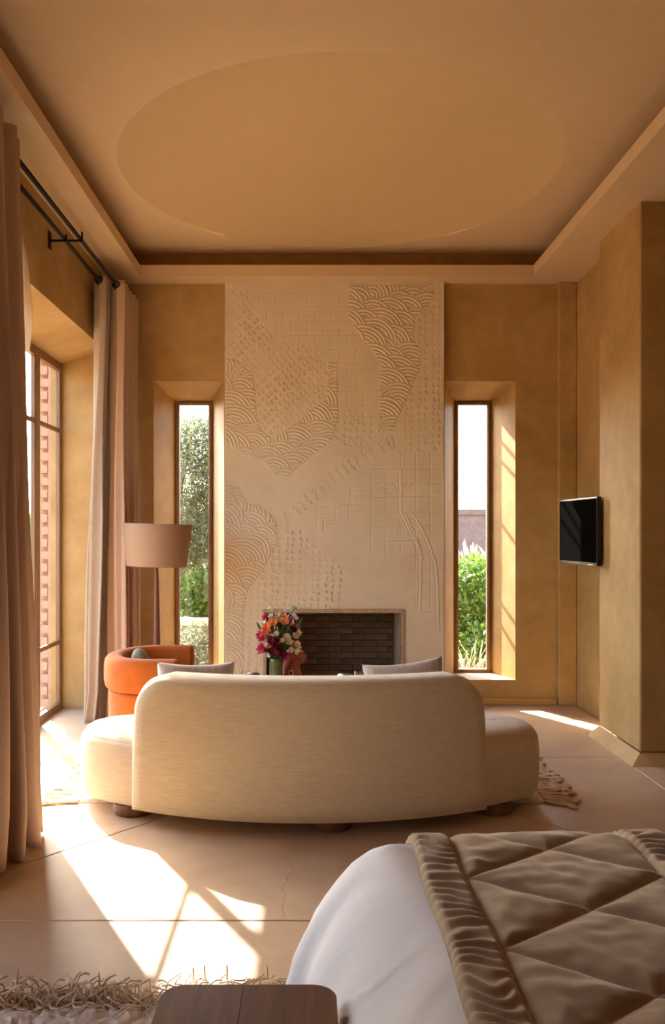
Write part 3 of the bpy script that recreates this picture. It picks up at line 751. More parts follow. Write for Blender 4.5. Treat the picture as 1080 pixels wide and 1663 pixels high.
# ------------------------------------------------------------------ rugs
def tassel_mesh(seed, ln=.08, rope=False):
    r_ = random.Random(seed); m = MB()
    for k in range(2 if rope else 14):
        a = r_.uniform(-.25, .25) if rope else r_.uniform(-.9, .9)
        p = Vector((r_.uniform(-.012, .012), 0, .009)); d = Vector((math.sin(a), math.cos(a), 0 if rope else r_.uniform(.2, 1.4))).normalized(); pts = [p.copy()]; n = 8
        for i in range(n):
            j_ = .25 if rope else .75
            d += Vector((r_.uniform(-j_, j_), r_.uniform(-j_, j_) * .7, 0 if rope else r_.uniform(-.85, .45))); d.normalize(); p = p + d * ln / n * (1.0 if rope else 1.25); p.z = .009 if rope else max(p.z, .006); pts.append(p.copy())
        if rope: m.tube(pts, [.0062] * 9, 6); m.tube([pts[-1] - d * .012, pts[-1], pts[-1] + d * .012, pts[-1] + d * .03], [.006, .0115, .010, .007], 7)
        else: m.tube(pts, [.0030] * 8 + [.0024], 4)
    me = fixn(mesh('tassel', m.v, m.f)); me.materials.append(M['yarn']); me.polygons.foreach_set('use_smooth', [True] * len(me.polygons)); return me
def rug(name, label, x0, x1, y0, y1, sides, h=.018, ln=.08, step=.022, shag=.004):
    nx, ny = max(4, int((x1 - x0) / .012)), max(4, int((y1 - y0) / .012)); xs = np.linspace(x0, x1, nx); ys = np.linspace(y0, y1, ny); X, Y = np.meshgrid(xs, ys, indexing='ij')
    r_ = np.random.RandomState(4); Z = h + r_.uniform(-1, 1, X.shape) * shag
    e = np.minimum.reduce([X - x0, x1 - X, Y - y0, y1 - Y]); Z = np.where(e < 1e-6, .001, Z)
    cxm, cym = (x0 + x1) / 2, (y0 + y1) / 2
    root = link(name, grid_mesh(name, np.stack([X - cxm, Y - cym, Z], -1)), M['rug'], None, True); root.location = (cxm, cym, 0)
    tag(root, label, 'rug')
    ms = [tassel_mesh(50 + k, ln, ln > .1) for k in range(10)]; rr = random.Random(2)
    def put(x, y, a):
        o = link('tassel', rr.choice(ms), None, root); o.location = (x - cxm, y - cym, 0); o.rotation_euler = (0, 0, a + rr.uniform(-.2, .2)); s = rr.uniform(.8, 1.2); o.scale = (s, s, s)
    if 'y1' in sides:
        for x in np.arange(x0, x1, step): put(x, y1 - .006, 0)
    if 'x1' in sides:
        for y in np.arange(y0, y1, step): put(x1 - .006, y, -PI / 2)
    if 'x0' in sides:
        for y in np.arange(y0, y1, step): put(x0 + .006, y, PI / 2)
    return root
rug('rug', 'cream shaggy wool rug with looped fringe lying beside the bed', -1.45, -.06, .6, 2.37, ('y1',), .02, .095, .012, .009)
rug('rug', 'cream wool rug with knotted fringe under the curved sofa', -1.17, 1.17, 4.22, 5.95, ('x0', 'x1'), .016, .15, .035)

# ------------------------------------------------------------------ armchair
def armchair():
    root = tag(empty('armchair', (-.98, 5.19, 0)), 'rust orange velvet barrel armchair beside the curtain', 'armchair')
    # U-shaped wrap: near arm, round back (towards the curtain), far arm
    hw = .36; xb, xf = -1.25, -.77; cx = xb + hw * .80
    pth = []
    for x in np.linspace(xf, cx, 6)[:-1]: pth.append((x, 5.19 - hw))
    for a in np.linspace(-PI / 2, -3 * PI / 2, 21): pth.append((cx + hw * .80 * math.cos(a), 5.19 + hw * math.sin(a)))
    for x in np.linspace(cx, xf, 6)[1:]: pth.append((x, 5.19 + hw))
    pth = np.array(pth); d = np.gradient(pth, axis=0); d /= np.linalg.norm(d, axis=1)[:, None]; nn = np.stack([d[:, 1], -d[:, 0]], 1)
    cen = np.array([cx + .15, 5.19]); sg = np.sign(np.sum(nn * (pth - cen), 1)); nn *= sg[:, None]     # outward
    def sweep(name, sec):
        V = np.zeros((len(pth), len(sec), 3))
        for j, (o, z) in enumerate(sec): V[:, j, :2] = pth + nn * o; V[:, j, 2] = z
        me = grid_mesh(name, V, wrap_v=True); bm = bmesh.new(); bm.from_mesh(me); bm.verts.ensure_lookup_table(); k = len(sec)
        bm.faces.new([bm.verts[j] for j in range(k)]); bm.faces.new([bm.verts[(len(pth) - 1) * k + j] for j in range(k)][::-1]); bmesh.ops.recalc_face_normals(bm, faces=bm.faces); bm.to_mesh(me); bm.free()
        ob = link(name, me, M['rust'], root); ob.matrix_parent_inverse = Matrix.Translation(-Vector(root.location)); autosmooth(ob, 60)
        md = ob.modifiers.new('bevel', 'BEVEL'); md.width = .02; md.segments = 3; md.limit_method = 'ANGLE'; md.angle_limit = math.radians(60); return ob
    up = [(-.006, .425), (.006, .436), (.014, .47), (.014, .56), (.008, .595), (-.006, .612), (-.03, .62), (-.07, .62), (-.09, .612), (-.10, .59), (-.10, .425)]
    sweep('backrest', up)
    lowr = [(-.02, .03), (-.012, .05), (-.012, .38), (-.012, .42), (-.12, .42), (-.12, .03)]
    sweep('base', lowr)
    oc = catmull([(-1.14, 4.99), (-1.06, 4.955), (-.8, 4.95), (-.64, 4.97), (-.60, 5.19), (-.64, 5.41), (-.8, 5.43), (-1.06, 5.425), (-1.14, 5.39), (-1.17, 5.19)], 5)
    loft('seat', oc, [(.02, .06), (0, .09), (0, .33), (.015, .37), (.05, .385), (.09, .388)], M['rust'], root)
    for x in (-1.1, -.72):
        for y in (5.0, 5.38): child(MB().lathe([(.02, 0), (.025, .065)], 14, (x, y, 0)), 'foot', M['walnut_z'], root)
armchair()
def ball():
    V = []; n, m = 28, 16
    for i in range(n):
        for j in range(m + 1):
            a = 2 * PI * i / n; b = -PI / 2 + PI * j / m; r = .085 * (1 + .03 * math.cos(6 * a)); V.append((r * math.cos(b) * math.cos(a) * .75, r * math.cos(b) * math.sin(a), .13 * math.sin(b)))
    o = link('pillow', grid_mesh('pillow', np.array(V).reshape(n, m + 1, 3), wrap_u=True), M['sage'], None, True); o.location = (-1.04, 5.19, .516); o.rotation_euler = (0, -.25, 0)
    tag(o, 'small sage green round pillow tucked inside the orange armchair', 'pillow')
ball()

# ------------------------------------------------------------------ floor lamp
lx, ly = -1.112, 6.05
lamp = tag(empty('floor_lamp', (lx, ly, 0)), 'floor lamp with turned dark wood stem and wide brown linen drum shade', 'lamp')
MB().lathe([(.15, 0), (.155, .008), (.15, .022), (.05, .03)], 40).build('base', M['walnut_z'], lamp, smooth=False, bevel=.003)
MB().lathe([(.03, .03), (.032, .25), (.028, .55), (.022, .85), (.014, 1.09), (.011, 1.12), (.006, 1.125), (.006, 1.38)], 20).build('pole', M['walnut_z'], lamp, smooth=True)
shade = MB().lathe([(.213, 1.115), (.248, 1.415), (.246, 1.417), (.244, 1.415), (.209, 1.115), (.211, 1.113)], 56, cap0=False, cap1=False).build('shade', M['shade'], lamp, smooth=True)
shade.data.update(); shade.rotation_euler = (0, math.radians(1.6), 0); shade.location = (-.03, 0, 0)
MB().tube([(-.24, 0, 1.39), (.24, 0, 1.39)], .003, 6).tube([(0, -.24, 1.39), (0, .24, 1.39)], .003, 6).build('shade_carrier', M['iron'], lamp)
MB().lathe([(.008, 1.24), (.03, 1.26), (.034, 1.30), (.02, 1.335), (.0, 1.34)], 18, cap1=False).build('bulb', simple('frosted_bulb', (.8, .8, .78), .5, .02), lamp, smooth=True)

# ------------------------------------------------------------------ coffee table and what stands on it
TZ = .40; tx, ty = .10, 5.22
ct = tag(empty('coffee_table', (tx, ty, 0)), 'low round dark wood coffee table carrying the flowers, in front of the fireplace', 'table')
MB().lathe([(.42, TZ - .035), (.45, TZ - .028), (.455, TZ - .012), (.445, TZ)], 64).build('tabletop', M['walnut'], ct, bevel=.003)
for k in range(3):
    a = 2 * PI * k / 3 + .5; MB().lathe([(.05, 0.016), (.06, TZ - .035)], 24, (.27 * math.cos(a), .27 * math.sin(a), 0)).build('leg', M['walnut_z'], ct, smooth=True)
vx, vy = (448.5 - CU) / F * 5.2, 5.2
vase = MB().lathe([(.030, 0), (.038, .004), (.040, .03), (.041, .10), (.040, .165), (.037, .178), (.034, .178), (.034, .02)], 36, cap1=True).build('vase', M['greenvase'], None, smooth=True)
vase.location = (vx, vy, TZ); autosmooth(vase, 50); tag(vase, 'straight mottled green glazed vase holding the bouquet', 'vase')
def sculpt():
    sx, sy = (470 - CU) / F * 5.32, 5.32
    m = MB()
    m.tube([(-.02, 0, .0), (-.024, 0, .03), (-.022, 0, .07), (-.005, 0, .11), (.012, 0, .14), (.014, 0, .18), (.01, 0, .215), (.008, 0, .235)], [.034, .034, .020, .030, .046, .030, .024, .026], 20)
    m.tube([(.045, 0, 0), (.046, 0, .03), (.040, 0, .07), (.02, 0, .12)], [.028, .027, .024, .03], 16)
    m.tube([(.02, 0, .13), (.055, 0, .125), (.082, 0, .135), (.086, 0, .15), (.07, 0, .165), (.03, 0, .165)], [.022, .02, .018, .017, .018, .02], 14)
    m.tube([(-.02, 0, .02), (.045, 0, .02)], .024, 14)
    o = m.build('sculptural_vase', M['terracotta'], None, smooth=True); o.location = (sx, sy, TZ); o.scale = (1.12, 1.1, 1.15)
    r = o.modifiers.new('remesh', 'REMESH'); r.mode = 'VOXEL'; r.voxel_size = .005; r.use_smooth_shade = True
    s = o.modifiers.new('smooth', 'SMOOTH'); s.iterations = 6; s.factor = .5
    tag(o, 'red terracotta sculptural vase with loops, next to the green vase', 'vase')
sculpt()
def bouquet():
    base = Vector((vx, vy, TZ + .16)); root = tag(empty('flower_bouquet', base), 'mixed bouquet of orange, white, magenta and wine flowers in the green vase', 'flowers')
    inv = Matrix.Translation(-base); rr = random.Random(12)
    def flower_mesh(nm_, npet, ln, wd, cup, mat):
        V = []; Fc = []
        for layer, sc in ((0, 1.0), (1, .66)):
            for k in range(npet):
                a = 2 * PI * (k + .5 * layer) / npet; ca, sa = math.cos(a), math.sin(a); st = len(V)
                for i, (t, w) in enumerate(((0, .25), (.35, .85), (.7, 1.0), (1.0, .35))):
                    r = ln * sc * (math.sin(t * 1.35)) ; h = ln * sc * cup * t * t * 1.1 + layer * .002
                    for s_ in (-1, 0, 1):
                        ww = s_ * wd * sc * w; hh = h + abs(s_) * .18 * wd * w; V.append((r * ca - ww * sa, r * sa + ww * ca, hh))
                for i in range(3):
                    for j in range(2): q = st + i * 3 + j; Fc.append((q, q + 3, q + 4, q + 1))
        me = mesh(nm_, V, Fc); me.materials.append(mat); me.polygons.foreach_set('use_smooth', [True] * len(me.polygons)); return me
    kinds = {}
    for key, mt, np_, ln, wd, cup in (('w', 'p_white', 5, .024, .011, .6), ('pe', 'p_peach', 6, .036, .013, .8), ('o', 'p_orange', 7, .036, .013, .7), ('m', 'p_mag', 6, .040, .013, .5), ('d', 'p_wine', 7, .030, .011, .7), ('pu', 'p_purple', 5, .026, .010, .7), ('c', 'p_cream', 5, .030, .014, .6), ('g', 'p_green', 6, .024, .009, 1.0)):
        kinds[key] = flower_mesh('blossom', np_, ln, wd, cup, M[mt])
    spots = [('w', 437, 989), ('g', 441, 994), ('w', 441, 1000), ('w', 466, 992), ('w', 471, 993), ('g', 477, 990), ('g', 473, 997), ('pe', 444, 1005), ('c', 452, 999), ('pe', 461, 1003), ('pe', 462, 1009), ('w', 478, 1000), ('pu', 472, 1005), ('w', 480, 1004), ('w', 430, 1011), ('o', 436, 1018), ('o', 441, 1013), ('o', 435, 1024), ('pe', 446, 1010), ('c', 455, 1006), ('pu', 483, 1017), ('d', 477, 1021), ('d', 474, 1019), ('c', 480, 1030), ('c', 484, 1026), ('m', 427, 1034), ('m', 425, 1030), ('w', 431, 1040), ('w', 434, 1044), ('m', 429, 1050), ('m', 426, 1053), ('m', 432, 1052), ('d', 443, 1037), ('d', 451, 1038), ('d', 447, 1042), ('w', 450, 1027), ('w', 443, 1031), ('w', 459, 1038), ('c', 470, 1040), ('c', 466, 1033), ('c', 482, 1044), ('w', 480, 1056), ('c', 484, 1050), ('d', 448, 1055), ('d', 460, 1058), ('m', 464, 1062), ('w', 438, 1061), ('d', 453, 1048), ('c', 472, 1053), ('pe', 440, 1044)]
    cen = P(456, 1030, 5.2); stems = []
    for key, u, v in spots:
        w = P(u, v, 5.2); q = (w - cen); rad = .12
        dep = math.sqrt(max(0.0, 1 - (q.x / .14) ** 2 - (q.z / .17) ** 2)); p = Vector((w.x, 5.2 - .085 * dep + rr.uniform(-.015, .015), w.z))
        o = link('blossom', kinds[key], None, root); o.matrix_parent_inverse = inv; o.location = p
        dirv = Vector((q.x * 4, -.55 * dep - .15 + rr.uniform(-.3, .3), q.z * 3 + .25)).normalized()
        o.rotation_euler = dirv.to_track_quat('Z', 'Y').to_euler(); s = rr.uniform(.62, .9); o.scale = (s, s, s)
        stems.append(p)
    for k in range(16):      # blossoms round the back of the bunch
        a = rr.uniform(0.15, PI - .15); zz = rr.uniform(-.08, .12); p = cen + Vector((.10 * math.cos(a), .10 * math.sin(a), zz))
        o = link('blossom', kinds[rr.choice(list(kinds))], None, root); o.matrix_parent_inverse = inv; o.location = p
        o.rotation_euler = Vector((math.cos(a), math.sin(a), .5)).to_track_quat('Z', 'Y').to_euler(); o.scale = (.8,) * 3; stems.append(p)
    m = MB()
    for p in stems:
        b0 = Vector((vx + rr.uniform(-.015, .015), vy + rr.uniform(-.015, .015), TZ + .10)); mid = b0.lerp(p, .55) + Vector((0, .0, .02)); m.tube([b0, mid, p], .0018, 5)
    child(m, 'stems', M['stem'], root)
    LV = [(0, 0, 0), (-.5, .35, .04), (0, .4, 0), (.5, .35, .04), (-.35, .75, .0), (0, .75, -.05), (.35, .75, .0), (0, 1, -.12)]
    lf = mesh('leaf', [(x * .016, y * .062, z * .06) for x, y, z in LV], [(0, 2, 1), (0, 3, 2), (1, 2, 5, 4), (2, 3, 6, 5), (4, 5, 7), (5, 6, 7)]); lf.materials.append(M['stem'])
    lu = [(419, 1014), (489, 1007), (484, 1010), (478, 1014), (436, 1050), (466, 1030), (470, 1034), (455, 1020), (451, 1060), (443, 1022), (462, 1046), (440, 1056), (432, 1030), (446, 1048), (474, 1044), (457, 1030), (448, 1020), (460, 1024), (466, 1052), (468, 1016)]
    for u, v in lu:
        p = P(u, v, 5.2 - .05); o = link('leaf', lf, None, root); o.matrix_parent_inverse = inv
        d = (p - Vector((vx, vy, TZ + .16))).normalized(); o.location = p - d * .045; x = d.cross(Vector((0, -1, .2))).normalized(); zc = x.cross(d); o.rotation_euler = Matrix((x, d, zc)).transposed().to_euler(); o.scale = (1,) * 3
bouquet()
gx = P(582, 1090, 5.15)
g = MB().lathe([(.026, 0), (.030, .004), (.033, .04), (.031, .085), (.022, .108), (.008, .118), (.0, .119)], 24, cap1=False).build('glass_jar', M['tumbler'], None, smooth=True); g.location = (gx.x, 5.15, TZ)
tag(g, 'small domed clear glass jar on the coffee table', 'glass jar')
def bowl(name, label, u, Y, R, h, rimmat=None):
    o = MB().lathe([(R * .5, 0), (R * .85, h * .35), (R, h * .62), (R * .93, h * .86), (R * .7, h * .97), (R * .3, h), (.0, h)], 32, cap1=False).build(name, M['dark'], None, smooth=True); o.location = ((u - CU) / F * Y, Y, TZ); tag(o, label, 'bowl'); return o
bowl('lidded_bowl', 'flat dark stoneware lidded bowl on the armchair side of the bouquet', 411, 5.16, .048, .098)
bowl('lidded_bowl', 'dark stoneware lidded bowl between the bouquet and the glass jar', 560, 5.06, .055, .108)

# ------------------------------------------------------------------ television
def tv():
    p0, p1 = Vector((1.900, 5.615)), Vector((1.838, 6.26)); L = (p1 - p0).length; ang = math.atan2(p1.y - p0.y, p1.x - p0.x)
    root = tag(empty('television', (p0.x, p0.y, 1.13), ang), 'black flat television mounted on the recessed wall', 'television')
    # local +x runs along the screen, +y faces the room
    MB().box(0, L, -.034, 0, 0, .465).build('casing', M['tvb'], root, bevel=.006)
    MB().box(.012, L - .012, 0, .0015, .022, .453).build('screen', M['tvs'], root)
    MB().box(L * .5 - .08, L * .5 + .08, -.06, -.034, .1, .36).build('back_cover', M['tvb'], root, bevel=.01)
    MB().box(L * .5 - .05, L * .5 + .05, -.185, -.06, .19, .26).build('wall_mount', M['tvb'], root, bevel=.006)
    MB().box(.06, .14, -.02, .004, .004, .010).build('badge', M['silver'], root)
tv()

# ------------------------------------------------------------------ bed
BX0, BX1, BY0, BY1 = .07, 1.9, .05, 2.27
bed = tag(empty('bed', (.98, 1.06, 0)), 'low upholstered bed under the white duvet', 'bed')
child(MB().box(BX0 + .06, BX1, BY0, BY1 - .05, .06, .26), 'frame', M['lining'], bed, bevel=.03)
child(MB().box(BX0 + .05, BX1, BY0, BY1 - .04, .26, .50), 'mattress', M['sheet'], bed, bevel=.06, seg=4)
for x in (BX0 + .14, BX1 - .1):
    for y in (BY0 + .1, BY1 - .15): child(MB().lathe([(.02, 0), (.03, .06)], 14, (x, y, 0)), 'leg', M['walnut_z'], bed)
def smoothnoise(a, b, seed, sc):
    return np.array([mnoise.noise(Vector((x * sc, y * sc, seed * 7.3))) for x, y in zip(a.ravel(), b.ravel())]).reshape(a.shape)
ZT = .585
def duvet_top(x, y):
    """height of the duvet top"""
    return ZT + .010 * np.sin(x * 3.1 + .6) * np.sin(y * 2.3)
DPROF = [(-.05, .10), (-.05, .16), (-.046, .22), (-.038, .29), (-.026, .345), (-.006, .395), (.018, .435), (.048, .478), (.082, .518), (.12, .547), (.16, .566), (.20, .579), (.225, .586)]
def duvet():
    # rounded-rectangle outline, lofted from the hem up over the shoulder
    x0, x1, y0, y1 = 0.005, BX1 + .03, BY0 - .05, BY1 + .03; rc = .24; pts = []
    def arc(cx, cyy, a0, a1, n): return [(cx + rc * math.cos(a), cyy + rc * math.sin(a)) for a in np.linspace(a0, a1, n)]
    def line(p, q, n): return [(p[0] + (q[0] - p[0]) * t, p[1] + (q[1] - p[1]) * t) for t in np.linspace(0, 1, n, endpoint=False)[1:]]
    pts += arc(x1 - rc, y1 - rc, 0, PI / 2, 30) + line((x1 - rc, y1), (x0 + rc, y1), 60) + arc(x0 + rc, y1 - rc, PI / 2, PI, 40) + line((x0, y1 - rc), (x0, y0 + rc), 90) + arc(x0 + rc, y0 + rc, PI, 1.5 * PI, 20) + line((x0 + rc, y0), (x1 - rc, y0), 40) + arc(x1 - rc, y0 + rc, 1.5 * PI, 2 * PI, 20) + line((x1, y0 + rc), (x1, y1 - rc), 50)
    o = np.array(pts); n = len(o)
    d = np.roll(o, -1, 0) - np.roll(o, 1, 0); d /= np.linalg.norm(d, axis=1)[:, None]; nr = np.stack([-d[:, 1], d[:, 0]], 1)   # inward (ccw)
    s = np.concatenate([[0], np.cumsum(np.linalg.norm(np.diff(o, axis=0), axis=1))])
    prof = DPROF
    corner = np.exp(-(((o[:, 0] - (x0 + .06)) ** 2 + (o[:, 1] - (y1 - .12)) ** 2) / .16))
    near = np.clip((o[:, 1] - 1.3) / .8, 0, 1); near = near * near * (3 - 2 * near); leftside = np.exp(-((o[:, 0] - x0) / .3) ** 2)
    rings = []
    for off, z in prof:
        low = np.clip((.50 - z) / .4, 0, 1); low2 = np.clip((.575 - z) / .30, 0, 1); fold = np.sin(s * 21 + 1.8 * np.sin(s * 5 + 1) + z * 4) * .016 + np.sin(s * 47 + 2 + z * 7) * .006
        out = -low * (corner * .03 + .0) + low2 * fold * (.35 + corner) * (.1 + .9 * near) + (1 - near) * leftside * np.clip(low * 1.6, 0, 1) * .075
        p = o + nr * (off + out)[:, None]; zz = np.full(n, z) + .006 * np.sin(s * 7 + z * 9)
        if off > .22: zz = duvet_top(p[:, 0], p[:, 1])
        rings.append(np.concatenate([p, zz[:, None]], 1))
    V = np.stack(rings, 1); me = grid_mesh('duvet', V, wrap_u=True)
    # top: fill by shrinking the last ring toward the middle line
    bm = bmesh.new(); bm.from_mesh(me); bm.verts.ensure_lookup_table(); k = len(prof)
    last = [bm.verts[i * k + k - 1] for i in range(n)]
    c = Vector((sum(v.co.x for v in last) / n, sum(v.co.y for v in last) / n, 0))
    for f in (.85, .65, .4):
        new = [bm.verts.new((c.x + (v.co.x - c.x) * f / 1.0, c.y + (v.co.y - c.y) * f, 0)) for v in [bm.verts[i * k + k - 1] for i in range(n)]]
        for v in new: v.co.z = float(duvet_top(v.co.x, v.co.y))
        for i in range(n): bm.faces.new((last[i], last[(i + 1) % n], new[(i + 1) % n], new[i]))
        last = new; bm.verts.ensure_lookup_table()
    bm.faces.new(last); bmesh.ops.recalc_face_normals(bm, faces=bm.faces); bm.to_mesh(me); bm.free()
    ob = link('duvet', me, M['sheet'], None, True); tag(ob, 'plump white cotton duvet covering the bed', 'duvet')
    m = ob.modifiers.new('solid', 'SOLIDIFY'); m.thickness = .008; m.offset = -1
duvet()
def throw():
    x0, x1 = .244, .872; dx = .0052; y1 = BY1 + .03
    xs = np.linspace(x0, x1, int((x1 - x0) / dx) + 1); t = np.linspace(0, 1, 380)
    # length coordinate: along the top from the pillow end, over the foot of the duvet and down
    pts = np.array([(.5, ZT), (y1 - .30, ZT)] + [(y1 - o_, z_) for o_, z_ in DPROF[::-1] if z_ > .2]); seg_ = np.concatenate([[0], np.cumsum(np.hypot(*np.diff(pts, axis=0).T))]); sl = t * seg_[-1]
    X, S = np.meshgrid(xs, sl, indexing='ij'); Yl = .5 + S                       # unrolled y
    d = np.full(X.shape, 9.0); xa, xb = .342, .77; pit = .325; y_n = 1.85
    def segd(p, q):
        L = (q[0] - p[0]) ** 2 + (q[1] - p[1]) ** 2; tt = np.clip(((X - p[0]) * (q[0] - p[0]) + (Yl - p[1]) * (q[1] - p[1])) / L, 0, 1)
        return np.hypot(X - p[0] - tt * (q[0] - p[0]), Yl - p[1] - tt * (q[1] - p[1]))
    for k in range(-5, 4):
        y = y_n + k * pit
        for q in ((xa, y, xb, y + pit * .74), (xa, y, xb, y - pit)):
            pass
    nodesL = [y_n + k * pit for k in range(-5, 4)]
    for y in nodesL:
        d = np.minimum(d, segd((xa, y), (xb, y + pit * .98))); d = np.minimum(d, segd((xa, y), (xb, y - pit * .98)))
    seam = np.minimum(np.abs(X - xa), np.abs(X - xb)); inner = (X > xa) & (X < xb)
    dd = np.where(inner, np.minimum(d, seam), seam)
    puff = .018 * (1 - np.exp(-(dd / .020) ** 1.0))
    bord = ~inner; xm = np.where(X < xa, (X - x0) / (xa - x0), (x1 - X) / (x1 - xb)); xm = np.clip(xm, 0, 1)
    rnd = np.sqrt(np.clip(1 - (2 * xm - 1) ** 2, 0, 1)); H = np.where(bord, .022 * np.clip(rnd * 1.5, 0, 1), puff + .006)
    w1 = np.sin(Yl * 165 + 9 * smoothnoise(X * 2, Yl, 1, 7.0) + X * 40); w2 = smoothnoise(X, Yl, 2, 26.0)
    H += np.where(bord, .0038 * w1 * rnd + .004 * w2 * rnd, np.clip(dd / .03, 0, 1) * (.0035 * w2 + .0030 * np.sin(Yl * 70 + 9 * smoothnoise(X, Yl, 5, 5.0) + X * 9) * np.exp(-(X - xa) / .14)))
    H = np.maximum(H, .001); H[0, :] = .0; H[-1, :] = .0
    yy = np.interp(sl, seg_, pts[:, 0]); zz = np.interp(sl, seg_, pts[:, 1]); ker = np.ones(9) / 9
    yy[4:-4] = np.convolve(yy, ker, 'valid'); zz[4:-4] = np.convolve(zz, ker, 'valid'); ty_, tz_ = np.gradient(yy), np.gradient(zz); ln_ = np.hypot(ty_, tz_); ny, nz_ = -tz_ / ln_, ty_ / ln_
    top = duvet_top(X, np.minimum(yy, y1 - .25)[None, :]) - ZT
    V = np.stack([X + .003 * np.sin(Yl * 13), yy + ny * (H + .008), zz + top + nz_ * (H + .008)], -1)
    o = link('bed_throw', grid_mesh('bed_throw', V), M['velvet'], None, True); m = o.modifiers.new('solid', 'SOLIDIFY'); m.thickness = .006; m.offset = -1
    tag(o, 'taupe velvet quilted throw with stitched diamonds spread over the white duvet', 'throw')
throw()

# ------------------------------------------------------------------ bedside table
bt = tag(empty('bedside_table', (-.116, 1.38, 0)), 'small dark walnut bedside table with rounded corners standing by the duvet', 'table')
def board(x0, x1, y0, y1, z0, z1, rounds):
    r = .045; pts = []
    for cx, cyy, sx, sy, a0, rd in ((x1, y1, -1, -1, 0, rounds[0]), (x0, y1, 1, -1, PI / 2, rounds[1]), (x0, y0, 1, 1, PI, rounds[2]), (x1, y0, -1, 1, 1.5 * PI, rounds[3])):
        if rd: pts += [(cx + sx * r + r * math.cos(a), cyy + sy * r + r * math.sin(a)) for a in np.linspace(a0, a0 + PI / 2, 9)]
        else: pts.append((cx, cyy))
    n = len(pts); m = MB(); m.add([(x, y, z1) for x, y in pts] + [(x, y, z0) for x, y in pts], [tuple(range(n)), tuple(range(2 * n - 1, n - 1, -1))] + [(i, n + i, n + (i + 1) % n, (i + 1) % n) for i in range(n)])
    return m
child(board(-.278, -.1278, 1.17, 1.59, .468, .50, (0, 1, 1, 0)), 'board', M['walnut'], bt, bevel=.001, seg=1)
child(board(-.1277, .046, 1.17, 1.59, .468, .50, (1, 0, 0, 1)), 'board', M['walnut'], bt, bevel=.001, seg=1)
child(MB().box(-.24, .01, 1.21, 1.55, .40, .468), 'drawer_box', M['walnut'], bt, bevel=.005)
for x in (-.225, -.007):
    for y in (1.225, 1.535): child(MB().tube([(x, y, .022), (x, y, .40)], [.013, .019], 14), 'leg', M['walnut_z'], bt, smooth=True)

# ------------------------------------------------------------------ garden outside
gr = MB().box(-40, 40, 7.2, 60, -.25, -.06).box(-40, -2.05, -20, 7.2, -.25, -.06).box(4.3, 40, -20, 7.2, -.25, -.06).build('ground', M['ground']); tag(gr, kind='structure')
def leaves(n, fn, ln, wd, seed, up=.3):
    r_ = np.random.RandomState(seed); P0 = np.array([fn(r_) for _ in range(n)])
    D = r_.normal(size=(n, 3)); D[:, 2] += up; D /= np.linalg.norm(D, axis=1)[:, None]; T = np.cross(D, r_.normal(size=(n, 3))); T /= np.linalg.norm(T, axis=1)[:, None]
    L = ln * r_.uniform(.6, 1.3, (n, 1)); W = wd * r_.uniform(.7, 1.2, (n, 1)); N = np.cross(D, T)
    v = np.stack([P0, P0 + D * L * .5 + T * W + N * L * .08, P0 + D * L, P0 + D * L * .5 - T * W + N * L * .08], 1).reshape(-1, 3)
    return quad_mesh('foliage', v, np.arange(4 * n).reshape(-1, 4))
def ell(c, r):
    def f(r_):
        while True:
            p = r_.uniform(-1, 1, 3)
            q = p @ p
            if .25 < q < 1 or (q < .25 and r_.rand() < .3): return np.array(c) + p * np.array(r)
    return f
def shrub(name, label, c, r, n, ln, wd, mat, seed, stems=7, cat='shrub', group=None):
    root = tag(empty(name, (c[0], c[1], -.06)), label, cat, group); inv = Matrix.Translation(-Vector(root.location))
    o = link('foliage', leaves(n, ell(c, r), ln, wd, seed), M[mat], root); o.matrix_parent_inverse = inv; o['kind'] = 'stuff'
    rr = random.Random(seed); m = MB()
    for k in range(stems):
        a = rr.uniform(0, 2 * PI); q = Vector((c[0] + r[0] * .6 * math.cos(a), c[1] + r[1] * .6 * math.sin(a), c[2] + r[2] * rr.uniform(0, .6))); b = Vector((c[0] + rr.uniform(-.06, .06), c[1] + rr.uniform(-.06, .06), -.06))
        m.tube([b, b.lerp(q, .5) + Vector((0, 0, .08)), q], [.012, .009, .005], 5)
    child(m, 'stems', M['bark'], root); return root
